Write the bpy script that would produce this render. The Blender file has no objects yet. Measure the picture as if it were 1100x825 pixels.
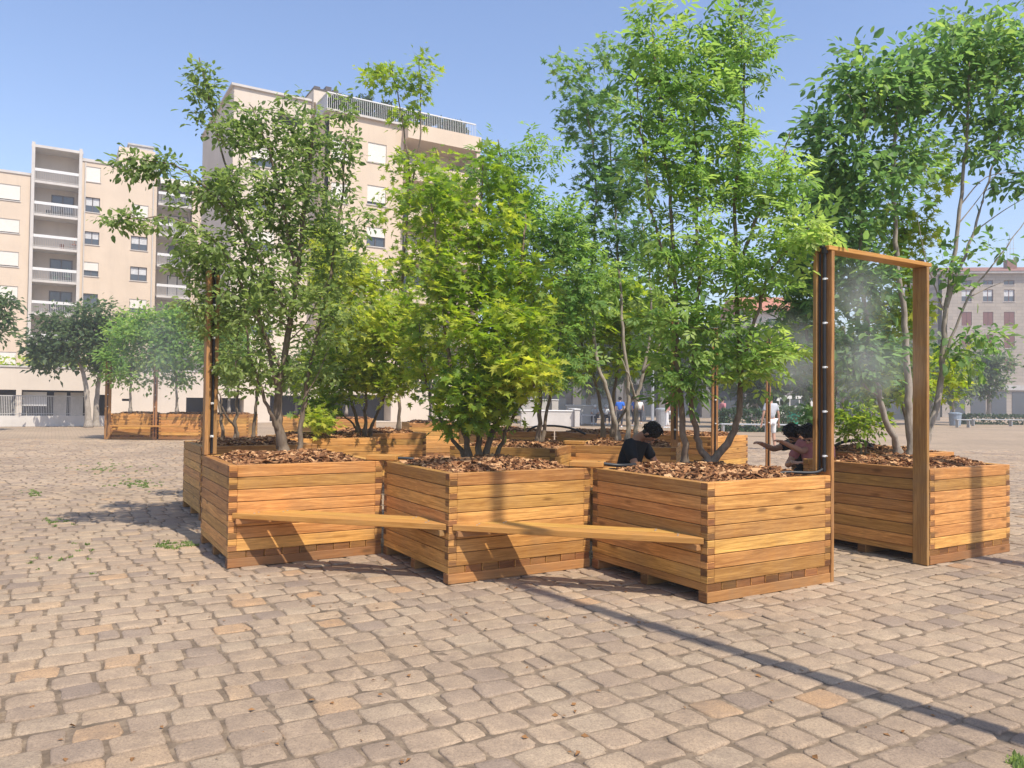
import bpy, math, random
import numpy as np
from mathutils import Vector, Matrix

random.seed(7)
rng = np.random.default_rng(11)
R_ = math.radians
SC = bpy.context.scene
COL = SC.collection

# ------------------------------------------------------------------ camera
CAM_H = 1.45
PITCH, ROLL, FPX = 0.0221, 0.01165, 824.0
cam_d = bpy.data.cameras.new('camera')
cam = bpy.data.objects.new('camera', cam_d)
COL.objects.link(cam)
cam_d.sensor_width = 36
cam_d.lens = 36 * FPX / 1100
cam_d.clip_start = 0.05
cam_d.clip_end = 3000
cam.matrix_world = (Matrix.Translation((0, 0, CAM_H)) @ Matrix.Rotation(math.pi / 2 + PITCH, 4, 'X')
                    @ Matrix.Rotation(ROLL, 4, 'Z'))
SC.camera = cam

# ------------------------------------------------------------------ light
SUN_AZ = Vector((0.63, -0.777))          # where the sun stands, seen from above
SUN_EL = R_(56)
world = bpy.data.worlds.new('World')
SC.world = world
world.use_nodes = True
wn = world.node_tree.nodes
sky = wn.new('ShaderNodeTexSky')
sky.sky_type = 'NISHITA'
sky.sun_disc = False
sky.sun_elevation = SUN_EL
sky.sun_rotation = math.atan2(SUN_AZ.x, SUN_AZ.y)
sky.air_density = 1.3
sky.dust_density = 1.0
sky.ozone_density = 4.5
bg = wn['Background']
bg.inputs['Strength'].default_value = 0.15
tint = wn.new('ShaderNodeMix'); tint.data_type = 'RGBA'; tint.blend_type = 'MULTIPLY'
tint.inputs[0].default_value = 1.0
tint.inputs[7].default_value = (1.0, 0.93, 0.985, 1)      # summer haze: a slightly lavender sky
world.node_tree.links.new(sky.outputs['Color'], tint.inputs[6])
world.node_tree.links.new(tint.outputs[2], bg.inputs['Color'])
sun_d = bpy.data.lights.new('sun', 'SUN')
sun_d.energy = 4.1
sun_d.angle = R_(0.5)
sun_d.color = (1.0, 0.93, 0.82)
sun = bpy.data.objects.new('sun', sun_d)
COL.objects.link(sun)
sdir = Vector((SUN_AZ.x * math.cos(SUN_EL), SUN_AZ.y * math.cos(SUN_EL), math.sin(SUN_EL)))
sun.rotation_euler = sdir.to_track_quat('Z', 'Y').to_euler()
SC.view_settings.view_transform = 'Standard'
SC.view_settings.look = 'None'
SC.view_settings.gamma = 1
SC.view_settings.exposure = 0.46
SC.view_settings.use_curve_mapping = False
SC.cycles.max_bounces = 7
SC.cycles.diffuse_bounces = 3
SC.cycles.transmission_bounces = 4
SC.cycles.transparent_max_bounces = 8
SC.cycles.volume_bounces = 1
SC.cycles.use_denoising = True

# ------------------------------------------------------------------ measuring helpers
def at(px, py, Y):
    """world point at depth Y that stands at this place of the survey photograph"""
    qx, qy = px - 550, py - 412.5
    c, s = math.cos(-ROLL), math.sin(-ROLL)
    ux, uy = c * qx - s * qy, s * qx + c * qy
    dx, du = ux / FPX, -uy / FPX
    cp, sp = math.cos(PITCH), math.sin(PITCH)
    dy = cp - du * sp
    dz = sp + du * cp
    t = Y / dy
    return Vector((dx * t, Y, CAM_H + dz * t))

def atz(px, py, z):
    p = at(px, py, 1.0)
    t = (z - CAM_H) / (p.z - CAM_H)
    return Vector((p.x * t, t, z))

GA = R_(30.9)
GW = 1.395
gr = Vector((math.cos(GA), math.sin(GA), 0))
gl = Vector((-math.sin(GA), math.cos(GA), 0))
GO = Vector((1.4277, 5.57, 0))
def grid(i, j):
    return GO + gr * (GW * i) + gl * (GW * j)

# ------------------------------------------------------------------ object helpers
def link(o):
    COL.objects.link(o)
    return o

def tag(o, label=None, cat=None, group=None, kind=None):
    if label: o['label'] = label
    if cat: o['category'] = cat
    if group: o['group'] = group
    if kind: o['kind'] = kind
    return o

def empty(name, loc, rz=0.0, label=None, cat=None, group=None):
    o = bpy.data.objects.new(name, None)
    o.empty_display_size = 0.2
    link(o)
    o.location = loc
    o.rotation_euler = (0, 0, rz)
    return tag(o, label, cat, group)

def mesh_np(name, V, F, mats, parent=None, face_rnd=None, uv=None, midx=None, pt=None, smooth=False):
    """V (n,3); F list of index lists or (m,k) array"""
    me = bpy.data.meshes.new(name)
    V = np.asarray(V, dtype=np.float32)
    if isinstance(F, np.ndarray):
        nf, k = F.shape
        loops = F.reshape(-1).astype(np.int32)
        starts = (np.arange(nf) * k).astype(np.int32)
    else:
        nf = len(F)
        lens = np.array([len(f) for f in F], dtype=np.int32)
        loops = np.fromiter((i for f in F for i in f), dtype=np.int32, count=int(lens.sum()))
        starts = np.concatenate([[0], np.cumsum(lens)[:-1]]).astype(np.int32)
    me.vertices.add(len(V))
    me.vertices.foreach_set('co', V.reshape(-1))
    me.loops.add(len(loops))
    me.loops.foreach_set('vertex_index', loops)
    me.polygons.add(nf)
    me.polygons.foreach_set('loop_start', starts)
    if midx is not None:
        me.polygons.foreach_set('material_index', np.asarray(midx, dtype=np.int32))
    me.update(calc_edges=True)
    me.polygons.foreach_set('use_smooth', np.full(nf, smooth, dtype=bool))
    if face_rnd is not None:
        a = me.attributes.new('rnd', 'FLOAT', 'FACE')
        a.data.foreach_set('value', np.asarray(face_rnd, dtype=np.float32))
    if pt is not None:
        for nm, arr in pt.items():
            a = me.attributes.new(nm, 'FLOAT', 'POINT')
            a.data.foreach_set('value', np.asarray(arr, dtype=np.float32))
    if uv is not None:
        l = me.uv_layers.new(name='UVMap')
        l.data.foreach_set('uv', np.asarray(uv, dtype=np.float32).reshape(-1))
    for m in (mats if isinstance(mats, (list, tuple)) else [mats]):
        me.materials.append(m)
    o = bpy.data.objects.new(name, me)
    link(o)
    if parent is not None: o.parent = parent
    return o

class MB:
    """collects shapes; build() links them as ONE mesh object"""
    def __init__(s):
        s.v, s.f, s.uv, s.r, s.m = [], [], [], [], []
        s.T = None
    def _add(s, vs, fs, uvs, r, ms):
        b = len(s.v)
        if s.T is not None:
            vs = [tuple(s.T @ Vector(v)) for v in vs]
        s.v += vs
        for f, u, m in zip(fs, uvs, ms):
            s.f.append([b + i for i in f]); s.uv += u; s.r.append(r); s.m.append(m)
    def quad(s, a, b, c, d, m=0, r=0.5):
        pts = [tuple(a), tuple(b), tuple(c), tuple(d)]
        s._add(pts, [[0, 1, 2, 3]], [[(p[0] + p[1], p[2]) for p in pts]], r, [m])
    def box(s, x0, x1, y0, y1, z0, z1, ch=0.0, axis=0, r=None, m=0, me=None, rm=None):
        """box, optionally chamfered; axis = grain direction; me = material of the two end faces"""
        if r is None: r = random.random()
        if me is None: me = m
        lo, hi = (min(x0, x1), min(y0, y1), min(z0, z1)), (max(x0, x1), max(y0, y1), max(z0, z1))
        o1, o2 = [a for a in range(3) if a != axis]
        def uvof(p, end):
            if end: return (p[o1] * 1.0 + r * 7, p[o2] + r * 3)
            return (p[axis] + r * 37, p[o1] + p[o2] + r * 11)
        vs, fs, ms = [], [], []
        if ch <= 0:
            idx = {}
            for i in (0, 1):
                for j in (0, 1):
                    for k in (0, 1):
                        idx[i, j, k] = len(vs); vs.append((hi[0] if i else lo[0], hi[1] if j else lo[1], hi[2] if k else lo[2]))
            Q = [((0,0,0),(0,0,1),(0,1,1),(0,1,0),0), ((1,0,0),(1,1,0),(1,1,1),(1,0,1),0),
                 ((0,0,0),(1,0,0),(1,0,1),(0,0,1),1), ((0,1,0),(0,1,1),(1,1,1),(1,1,0),1),
                 ((0,0,0),(0,1,0),(1,1,0),(1,0,0),2), ((0,0,1),(1,0,1),(1,1,1),(0,1,1),2)]
            for q in Q:
                fs.append([idx[k] for k in q[:4]]); ms.append(me if q[4] == axis else m)
            ends = [q[4] == axis for q in Q]
        else:
            ch = min(ch, 0.45 * min(hi[i] - lo[i] for i in range(3)))
            idx = {}
            for sx in (0, 1):
                for sy in (0, 1):
                    for sz in (0, 1):
                        sg = (sx, sy, sz)
                        for a in range(3):
                            p = []
                            for d in range(3):
                                e = hi[d] if sg[d] else lo[d]
                                if d != a: e += -ch if sg[d] else ch
                                p.append(e)
                            idx[sg, a] = len(vs); vs.append(tuple(p))
            ends = []
            for a in range(3):
                b, c = (a + 1) % 3, (a + 2) % 3
                for sv in (0, 1):
                    ring = []
                    for (ub, uc) in ((0, 0), (1, 0), (1, 1), (0, 1)):
                        sg = [0, 0, 0]; sg[a] = sv; sg[b] = ub; sg[c] = uc
                        ring.append(idx[tuple(sg), a])
                    if not sv: ring.reverse()
                    fs.append(ring); ms.append(me if a == axis else m); ends.append(a == axis)
            for a in range(3):      # edges running along a
                b, c = (a + 1) % 3, (a + 2) % 3
                for ub in (0, 1):
                    for uc in (0, 1):
                        s0 = [0, 0, 0]; s1 = [0, 0, 0]
                        s0[a] = 0; s1[a] = 1
                        for q in (s0, s1): q[b] = ub; q[c] = uc
                        s0, s1 = tuple(s0), tuple(s1)
                        ring = [idx[s0, b], idx[s1, b], idx[s1, c], idx[s0, c]]
                        if (ub == uc): ring.reverse()
                        ring.reverse()
                        fs.append(ring); ms.append(m); ends.append(False)
            for sx in (0, 1):
                for sy in (0, 1):
                    for sz in (0, 1):
                        sg = (sx, sy, sz)
                        ring = [idx[sg, 0], idx[sg, 1], idx[sg, 2]]
                        if (sx + sy + sz) % 2 == 0: ring.reverse()
                        fs.append(ring); ms.append(m); ends.append(False)
        if rm is not None: ms = [rm(f, vs, mm) for f, mm in zip(fs, ms)]
        s._add(vs, fs, [[uvof(vs[i], e) for i in f] for f, e in zip(fs, ends)], r, ms)
    def tube(s, pts, rad, n=8, m=0, r=0.5, caps=True):
        pts = [Vector(p) for p in pts]
        if not hasattr(rad, '__len__'): rad = [rad] * len(pts)
        vs, fs = [], []
        up = Vector((0.3, 0.2, 1)).normalized()
        for i, p in enumerate(pts):
            t = (pts[min(i + 1, len(pts) - 1)] - pts[max(i - 1, 0)])
            t = t.normalized() if t.length > 1e-9 else Vector((0, 0, 1))
            a = t.cross(up)
            if a.length < 0.05: a = t.cross(Vector((1, 0, 0)))
            a.normalize(); b = t.cross(a)
            for k in range(n):
                an = 2 * math.pi * k / n
                vs.append(tuple(p + a * (math.cos(an) * rad[i]) + b * (math.sin(an) * rad[i])))
        for i in range(len(pts) - 1):
            for k in range(n):
                k2 = (k + 1) % n
                fs.append([i * n + k, i * n + k2, (i + 1) * n + k2, (i + 1) * n + k])
        if caps:
            fs.append(list(range(n))[::-1]); fs.append([(len(pts) - 1) * n + k for k in range(n)])
        s._add(vs, fs, [[(vs[i][2], vs[i][0] + vs[i][1]) for i in f] for f in fs], r, [m] * len(fs))
    def build(s, name, mats, parent=None, smooth=False):
        return mesh_np(name, s.v, s.f, mats, parent, s.r, s.uv, s.m, smooth=smooth)

# ------------------------------------------------------------------ materials
def nodes(name, rough=0.7, spec=0.3):
    m = bpy.data.materials.new(name)
    m.use_nodes = True
    nt = m.node_tree
    b = nt.nodes['Principled BSDF']
    b.inputs['Roughness'].default_value = rough
    b.inputs['Specular IOR Level'].default_value = spec
    return m, nt, b

def N(nt, typ, **kw):
    n = nt.nodes.new(typ)
    for k, v in kw.items():
        if k in n.inputs: n.inputs[k].default_value = v
        else: setattr(n, k, v)
    return n

def ramp(nt, stops, fac=None, interp='LINEAR'):
    n = nt.nodes.new('ShaderNodeValToRGB')
    n.color_ramp.interpolation = interp
    e = n.color_ramp.elements
    while len(e) < len(stops): e.new(0.5)
    for i, (p, c) in enumerate(stops):
        e[i].position = p; e[i].color = (*c, 1) if len(c) == 3 else c
    if fac is not None: nt.links.new(fac, n.inputs[0])
    return n.outputs[0]

def mixc(nt, a, b, fac, mode='MIX'):
    n = nt.nodes.new('ShaderNodeMix')
    n.data_type = 'RGBA'; n.blend_type = mode
    for sck, val in ((n.inputs[0], fac), (n.inputs[6], a), (n.inputs[7], b)):
        if isinstance(val, bpy.types.NodeSocket): nt.links.new(val, sck)
        elif isinstance(val, (int, float)): sck.default_value = val if sck.type == 'VALUE' else (val, val, val, 1)
        else: sck.default_value = (*val, 1)
    return n.outputs[2]

def math_(nt, op, a, b=None, c=None, clamp=False):
    n = nt.nodes.new('ShaderNodeMath'); n.operation = op; n.use_clamp = clamp
    for i, v in enumerate((a, b, c)):
        if v is None: continue
        if isinstance(v, bpy.types.NodeSocket): nt.links.new(v, n.inputs[i])
        else: n.inputs[i].default_value = v
    return n.outputs[0]

def bump(nt, b, h, strength=0.3, dist=0.01):
    n = nt.nodes.new('ShaderNodeBump')
    n.inputs['Strength'].default_value = strength
    n.inputs['Distance'].default_value = dist
    nt.links.new(h, n.inputs['Height'])
    nt.links.new(n.outputs[0], b.inputs['Normal'])

def noise(nt, vec, scale, detail=4, rough=0.55, dist=0.0):
    n = N(nt, 'ShaderNodeTexNoise', Scale=scale, Detail=detail, Roughness=rough, Distortion=dist)
    if vec is not None: nt.links.new(vec, n.inputs['Vector'])
    return n.outputs['Fac']

def mapping(nt, vec, scale):
    n = nt.nodes.new('ShaderNodeMapping')
    n.inputs['Scale'].default_value = scale
    nt.links.new(vec, n.inputs['Vector'])
    return n.outputs[0]

def wood_mat(name, light, dark, knots=True, vary=0.35, rough=0.62, grey=0.0):
    m, nt, b = nodes(name, rough, 0.25)
    uv = N(nt, 'ShaderNodeUVMap').outputs[0]
    att = N(nt, 'ShaderNodeAttribute', attribute_name='rnd').outputs['Fac']
    g1 = noise(nt, mapping(nt, uv, (1.2, 26, 1)), 1.6, 5, 0.6, 1.4)
    g2 = noise(nt, mapping(nt, uv, (6, 150, 1)), 2.0, 3, 0.6, 0.3)
    g = math_(nt, 'ADD', math_(nt, 'MULTIPLY', g1, 0.7), math_(nt, 'MULTIPLY', g2, 0.3))
    col = ramp(nt, [(0.30, dark), (0.50, [0.5 * (x + y) for x, y in zip(dark, light)]), (0.66, light)], g)
    # plank to plank
    wn_ = N(nt, 'ShaderNodeTexWhiteNoise', noise_dimensions='1D')
    nt.links.new(att, wn_.inputs['W'])
    var = math_(nt, 'ADD', math_(nt, 'MULTIPLY', wn_.outputs['Value'], vary), 1 - vary * 0.55)
    vcol = N(nt, 'ShaderNodeHueSaturation')
    nt.links.new(col, vcol.inputs['Color']); nt.links.new(var, vcol.inputs['Value'])
    hv = math_(nt, 'ADD', math_(nt, 'MULTIPLY', math_(nt, 'FRACT', math_(nt, 'MULTIPLY', wn_.outputs['Value'], 7.3)), 0.018), 0.491)
    nt.links.new(hv, vcol.inputs['Hue'])
    col = vcol.outputs[0]
    if knots:
        vo = N(nt, 'ShaderNodeTexVoronoi', Scale=1.0)
        nt.links.new(mapping(nt, uv, (2.1, 6.5, 1)), vo.inputs['Vector'])
        k = ramp(nt, [(0.0, (1, 1, 1)), (0.07, (0.8, 0.8, 0.8)), (0.16, (0, 0, 0))], vo.outputs['Distance'])
        col = mixc(nt, col, [0.35 * x for x in dark], math_(nt, 'MULTIPLY', k, 0.75))
    # drying cracks and resin streaks
    cr = noise(nt, mapping(nt, uv, (0.9, 60, 1)), 1.0, 2, 0.4, 0.6)
    crk = ramp(nt, [(0.0, (1, 1, 1)), (0.30, (0, 0, 0))], cr)
    st2 = ramp(nt, [(0.55, (0, 0, 0)), (0.75, (1, 1, 1))], noise(nt, mapping(nt, uv, (1.6, 9, 1)), 1.0, 4, 0.6, 0.8))
    col = mixc(nt, col, [0.35 * x for x in dark], math_(nt, 'MULTIPLY', crk, 0.85))
    col = mixc(nt, col, [0.8 * x for x in dark], math_(nt, 'MULTIPLY', st2, 0.5))
    # wear: faint greyer and darker patches
    geo = N(nt, 'ShaderNodeNewGeometry').outputs['Position']
    w = ramp(nt, [(0.45, (0, 0, 0)), (0.75, (1, 1, 1))], noise(nt, geo, 3.5, 5, 0.65))
    col = mixc(nt, col, (0.26, 0.175, 0.10), math_(nt, 'MULTIPLY', w, 0.26 + grey))
    nt.links.new(col, b.inputs['Base Color'])
    bump(nt, b, g, 0.35, 0.004)
    return m

def plain(name, col, rough=0.7, spec=0.3, var=0.12, scale=6.0, metal=0.0, bumpd=0.0, coord='Object'):
    m, nt, b = nodes(name, rough, spec)
    b.inputs['Metallic'].default_value = metal
    tc = N(nt, 'ShaderNodeTexCoord').outputs[coord]
    n1 = noise(nt, tc, scale, 5, 0.6)
    lo = [max(0, c * (1 - var)) for c in col]; hi = [min(1, c * (1 + var)) for c in col]
    nt.links.new(ramp(nt, [(0.3, lo), (0.7, hi)], n1), b.inputs['Base Color'])
    if bumpd: bump(nt, b, noise(nt, tc, scale * 6, 4), 0.5, bumpd)
    return m

M = {}
M['wood'] = wood_mat('larch_planks', (0.74, 0.39, 0.115), (0.27, 0.105, 0.022), vary=0.62)
M['end'] = wood_mat('larch_end_grain', (0.34, 0.155, 0.05), (0.11, 0.045, 0.016), knots=False, vary=0.8)
M['skid'] = wood_mat('larch_skid', (0.48, 0.245, 0.085), (0.26, 0.12, 0.04), grey=0.2)
M['board'] = wood_mat('bench_board', (0.60, 0.32, 0.085), (0.38, 0.17, 0.035), vary=0.15)
M['post'] = wood_mat('frame_post', (0.52, 0.26, 0.09), (0.21, 0.09, 0.03), vary=0.2, grey=0.25)
M['black'] = plain('black_plastic', (0.018, 0.018, 0.02), 0.45, 0.4)
M['liner'] = plain('black_liner', (0.02, 0.02, 0.022), 0.8, 0.2)
M['clip'] = plain('white_clip', (0.75, 0.75, 0.72), 0.4, 0.5)
M['steel'] = plain('galvanised_steel', (0.42, 0.43, 0.44), 0.45, 0.5, metal=0.5)

def chip_mat():
    m, nt, b = nodes('bark_chips', 0.8, 0.2)
    att = N(nt, 'ShaderNodeAttribute', attribute_name='rnd').outputs['Fac']
    c = ramp(nt, [(0.0, (0.07, 0.03, 0.014)), (0.35, (0.22, 0.095, 0.04)), (0.68, (0.43, 0.205, 0.085)), (1.0, (0.70, 0.42, 0.21))], att)
    tc = N(nt, 'ShaderNodeTexCoord').outputs['Object']
    c = mixc(nt, c, (0.12, 0.06, 0.03), math_(nt, 'MULTIPLY', noise(nt, tc, 55, 3), 0.45))
    nt.links.new(c, b.inputs['Base Color'])
    return m
M['chip'] = chip_mat()
M['soil'] = plain('mulch_soil', (0.10, 0.05, 0.025), 0.9, 0.1, 0.5, 40, bumpd=0.01)

def leaf_mat(name, dark, mid, light, transl=0.45):
    m, nt, b = nodes(name, 0.5, 0.35)
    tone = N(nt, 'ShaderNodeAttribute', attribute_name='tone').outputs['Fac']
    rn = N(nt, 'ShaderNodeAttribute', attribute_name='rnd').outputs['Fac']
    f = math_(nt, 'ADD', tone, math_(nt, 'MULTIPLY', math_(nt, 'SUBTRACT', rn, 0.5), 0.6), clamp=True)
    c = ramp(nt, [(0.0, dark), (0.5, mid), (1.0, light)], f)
    nt.links.new(c, b.inputs['Base Color'])
    tr = nt.nodes.new('ShaderNodeBsdfTranslucent')
    tcol = N(nt, 'ShaderNodeHueSaturation', Saturation=1.1, Value=1.7, Hue=0.485)
    nt.links.new(c, tcol.inputs['Color']); nt.links.new(tcol.outputs[0], tr.inputs['Color'])
    mx = nt.nodes.new('ShaderNodeMixShader'); mx.inputs[0].default_value = transl
    out = nt.nodes['Material Output']
    nt.links.new(b.outputs[0], mx.inputs[1]); nt.links.new(tr.outputs[0], mx.inputs[2])
    nt.links.new(mx.outputs[0], out.inputs['Surface'])
    return m
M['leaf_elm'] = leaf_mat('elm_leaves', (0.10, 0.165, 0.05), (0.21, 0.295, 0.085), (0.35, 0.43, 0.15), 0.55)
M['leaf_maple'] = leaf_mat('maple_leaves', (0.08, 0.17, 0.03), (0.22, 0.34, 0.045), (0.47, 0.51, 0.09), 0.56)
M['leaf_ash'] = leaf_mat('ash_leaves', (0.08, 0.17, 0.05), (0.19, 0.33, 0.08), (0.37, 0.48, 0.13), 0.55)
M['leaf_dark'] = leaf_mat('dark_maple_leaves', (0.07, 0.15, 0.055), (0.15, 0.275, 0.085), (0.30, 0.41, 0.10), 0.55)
M['leaf_far'] = leaf_mat('far_tree_leaves', (0.06, 0.105, 0.045), (0.12, 0.18, 0.07), (0.24, 0.31, 0.11), 0.5)

def bark_mat(name, a, b_):
    m, nt, b = nodes(name, 0.85, 0.15)
    tc = N(nt, 'ShaderNodeTexCoord').outputs['Object']
    n1 = noise(nt, mapping(nt, tc, (1, 1, 0.25)), 38, 5, 0.65)
    n2 = noise(nt, tc, 5, 4, 0.6)
    c = ramp(nt, [(0.3, a), (0.7, b_)], math_(nt, 'ADD', math_(nt, 'MULTIPLY', n1, 0.6), math_(nt, 'MULTIPLY', n2, 0.4)))
    nt.links.new(c, b.inputs['Base Color'])
    bump(nt, b, n1, 0.6, 0.006)
    return m
M['bark'] = bark_mat('grey_brown_bark', (0.09, 0.065, 0.045), (0.27, 0.21, 0.155))
M['bark_pale'] = bark_mat('pale_bark', (0.17, 0.14, 0.11), (0.45, 0.39, 0.32))

# ------------------------------------------------------------------ the ground
def ground_mat():
    m, nt, b = nodes('square_ground', 0.92, 0.12)
    geo = N(nt, 'ShaderNodeNewGeometry').outputs['Position']
    rot = nt.nodes.new('ShaderNodeMapping'); rot.inputs['Rotation'].default_value = (0, 0, -GA)
    nt.links.new(geo, rot.inputs['Vector'])
    br = N(nt, 'ShaderNodeTexBrick', Scale=1.0)
    br.inputs['Brick Width'].default_value = 0.235; br.inputs['Row Height'].default_value = 0.2
    br.inputs['Mortar Size'].default_value = 0.016; br.inputs['Mortar Smooth'].default_value = 0.6
    br.inputs['Color1'].default_value = (0.385, 0.287, 0.20, 1); br.inputs['Color2'].default_value = (0.325, 0.25, 0.17, 1)
    br.inputs['Mortar'].default_value = (0.25, 0.19, 0.135, 1)
    nt.links.new(rot.outputs[0], br.inputs['Vector'])
    # sand filler near, paving pattern further off where no single stone is modelled
    sp = nt.nodes.new('ShaderNodeSeparateXYZ'); nt.links.new(geo, sp.inputs[0])
    far = ramp(nt, [(0.0, (0, 0, 0)), (1.0, (1, 1, 1))], math_(nt, 'MULTIPLY', math_(nt, 'SUBTRACT', sp.outputs['Y'], 23.0), 0.4, clamp=True))
    sand = ramp(nt, [(0.3, (0.11, 0.085, 0.06)), (0.5, (0.20, 0.15, 0.105)), (0.68, (0.34, 0.26, 0.175))], noise(nt, geo, 9, 6, 0.7))
    col = mixc(nt, sand, br.outputs['Color'], far)
    big = ramp(nt, [(0.35, (0.86, 0.86, 0.86)), (0.65, (1.1, 1.08, 1.05))], noise(nt, geo, 0.22, 4, 0.6))
    col = mixc(nt, col, big, 1.0, 'MULTIPLY')
    nt.links.new(col, b.inputs['Base Color'])
    bump(nt, b, noise(nt, geo, 120, 4, 0.7), 0.6, 0.004)
    return m

def stone_mat():
    m, nt, b = nodes('paving_stone', 0.85, 0.2)
    geo = N(nt, 'ShaderNodeNewGeometry').outputs['Position']
    rn = N(nt, 'ShaderNodeAttribute', attribute_name='rnd').outputs['Fac']
    c = ramp(nt, [(0.0, (0.28, 0.215, 0.165)), (0.14, (0.35, 0.263, 0.187)), (0.5, (0.40, 0.297, 0.203)),
                  (0.85, (0.385, 0.298, 0.21)), (0.97, (0.425, 0.30, 0.19)), (0.998, (0.43, 0.27, 0.15))], rn)
    sp = noise(nt, geo, 95, 4, 0.85)
    c = mixc(nt, c, ramp(nt, [(0.3, (0.45, 0.43, 0.43)), (0.5, (1, 1, 1)), (0.72, (1.42, 1.38, 1.32))], sp), 0.85, 'MULTIPLY')
    st = ramp(nt, [(0.42, (0, 0, 0)), (0.7, (1, 1, 1))], noise(nt, geo, 7, 6, 0.7))
    c = mixc(nt, c, (0.21, 0.16, 0.122), math_(nt, 'MULTIPLY', st, 0.6))
    big = ramp(nt, [(0.3, (0.74, 0.73, 0.73)), (0.62, (1.10, 1.09, 1.06))], noise(nt, geo, 0.5, 6, 0.68))
    c = mixc(nt, c, big, 1.0, 'MULTIPLY')
    nt.links.new(c, b.inputs['Base Color'])
    h = math_(nt, 'ADD', noise(nt, geo, 28, 5, 0.65), math_(nt, 'MULTIPLY', sp, 0.5))
    bump(nt, b, h, 0.7, 0.008)
    return m

S = 900
g = mesh_np('ground', [(-S, -S, -0.0085), (S, -S, -0.0085), (S, S, -0.0085), (-S, S, -0.0085)], [[0, 1, 2, 3]], ground_mat())
tag(g, kind='structure')

def paving():
    V, F, Rn, base = [], [], [], 0
    verts, faces, rnds = [], [], []
    c, s = math.cos(GA), math.sin(GA)
    rows = np.arange(-40, 205)
    cu, cv, hu, hv, bend = [], [], [], [], []
    rp = 0.188
    drift = np.cumsum(rng.normal(0, .006, len(rows) + 2)); drift -= np.linspace(0, drift[-1], len(drift))
    for rr in rows:
        v0 = rr * rp
        u = -22 + random.random() * 0.3
        while u < 42:
            L = random.uniform(0.17, 0.25)
            if random.random() < 0.05: L *= 0.62
            uc = u + L / 2
            wob = 0.055 * math.sin(uc * 0.5 + 0.8) + 0.03 * math.sin(uc * 1.7 + rr * 0.11)
            wob += float(drift[rr + 40]) + random.gauss(0, .005)
            x = c * uc - s * (v0 + wob); y = s * uc + c * (v0 + wob)
            if 1.2 < y < 25.6 and abs(x) < 0.78 * y + 2.4:
                cu.append(x); cv.append(y); hu.append(L / 2 - random.uniform(0.002, 0.012)); hv.append(rp / 2 - random.uniform(0.001, 0.012))
            u += L
    cu, cv, hu, hv = map(np.array, (cu, cv, hu, hv))
    n = len(cu)
    rnd = rng.random(n)
    ang = GA + rng.normal(0, 0.035, n)
    top = rng.normal(0, 0.003, n)
    tx, ty = rng.normal(0, 0.011, n), rng.normal(0, 0.011, n)
    near = cv < 10.5
    for sel, K, lv in ((near, 16, 4), (~near, 8, 3)):
        ii = np.where(sel)[0]
        m_ = len(ii)
        th = (np.arange(K) + 0.5) * 2 * np.pi / K
        e = 0.29                                     # super-ellipse: worn square corners
        cx = np.sign(np.cos(th)) * np.abs(np.cos(th)) ** e
        sy = np.sign(np.sin(th)) * np.abs(np.sin(th)) ** e
        if lv == 4: prof = [(0.80, 0.0), (0.935, -0.0018), (0.99, -0.006), (1.0, -0.02)]
        else: prof = [(0.82, 0.0), (0.97, -0.006), (1.0, -0.022)]
        jit = np.ones((m_, K)) + rng.normal(0, 0.018, (m_, K))
        for hq, am in ((2, .035), (3, .035), (5, .025)):
            jit += am * rng.normal(0, 1, (m_, 1)) * np.sin(hq * th[None, :] + rng.uniform(0, 6.28, (m_, 1)))
        chip = np.where(rng.random((m_, K)) < .07, rng.uniform(.86, .95, (m_, K)), 1.0)      # chipped arrises
        jit = jit * chip
        P = []
        for (sc, dz) in prof:
            lx = cx[None, :] * hu[ii, None] * sc * jit
            ly = sy[None, :] * hv[ii, None] * sc * jit
            z = top[ii, None] + dz + lx * tx[ii, None] + ly * ty[ii, None]
            z = z + rng.normal(0, 0.0011, (m_, K))
            ca, sa = np.cos(ang[ii])[:, None], np.sin(ang[ii])[:, None]
            P.append(np.stack([cu[ii, None] + lx * ca - ly * sa, cv[ii, None] + lx * sa + ly * ca, z], -1))
        P = np.stack(P, 1)                            # m, lv, K, 3
        verts.append(P.reshape(-1, 3))
        off = base + np.arange(m_)[:, None] * (lv * K)
        capf = (off + np.arange(K)[None, :])
        for row, r_ in zip(capf.tolist(), rnd[ii].tolist()):
            faces.append(row); rnds.append(r_)
        for l in range(lv - 1):
            for k in range(K):
                k2 = (k + 1) % K
                q = np.concatenate([off + l * K + k, off + (l + 1) * K + k, off + (l + 1) * K + k2, off + l * K + k2], 1)
                faces += q.tolist(); rnds += rnd[ii].tolist()
        base += m_ * lv * K
    o = mesh_np('paving', np.concatenate(verts), faces, stone_mat(), None, rnds, smooth=True)
    tag(o, kind='structure')
paving()

# ------------------------------------------------------------------ planters
PH = 0.877
T_ = 0.072
ZB, ZF = 0.078, 0.140
NR = 7
RH = (PH - ZF - 0.002) / NR
W = GW - 0.012

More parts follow.
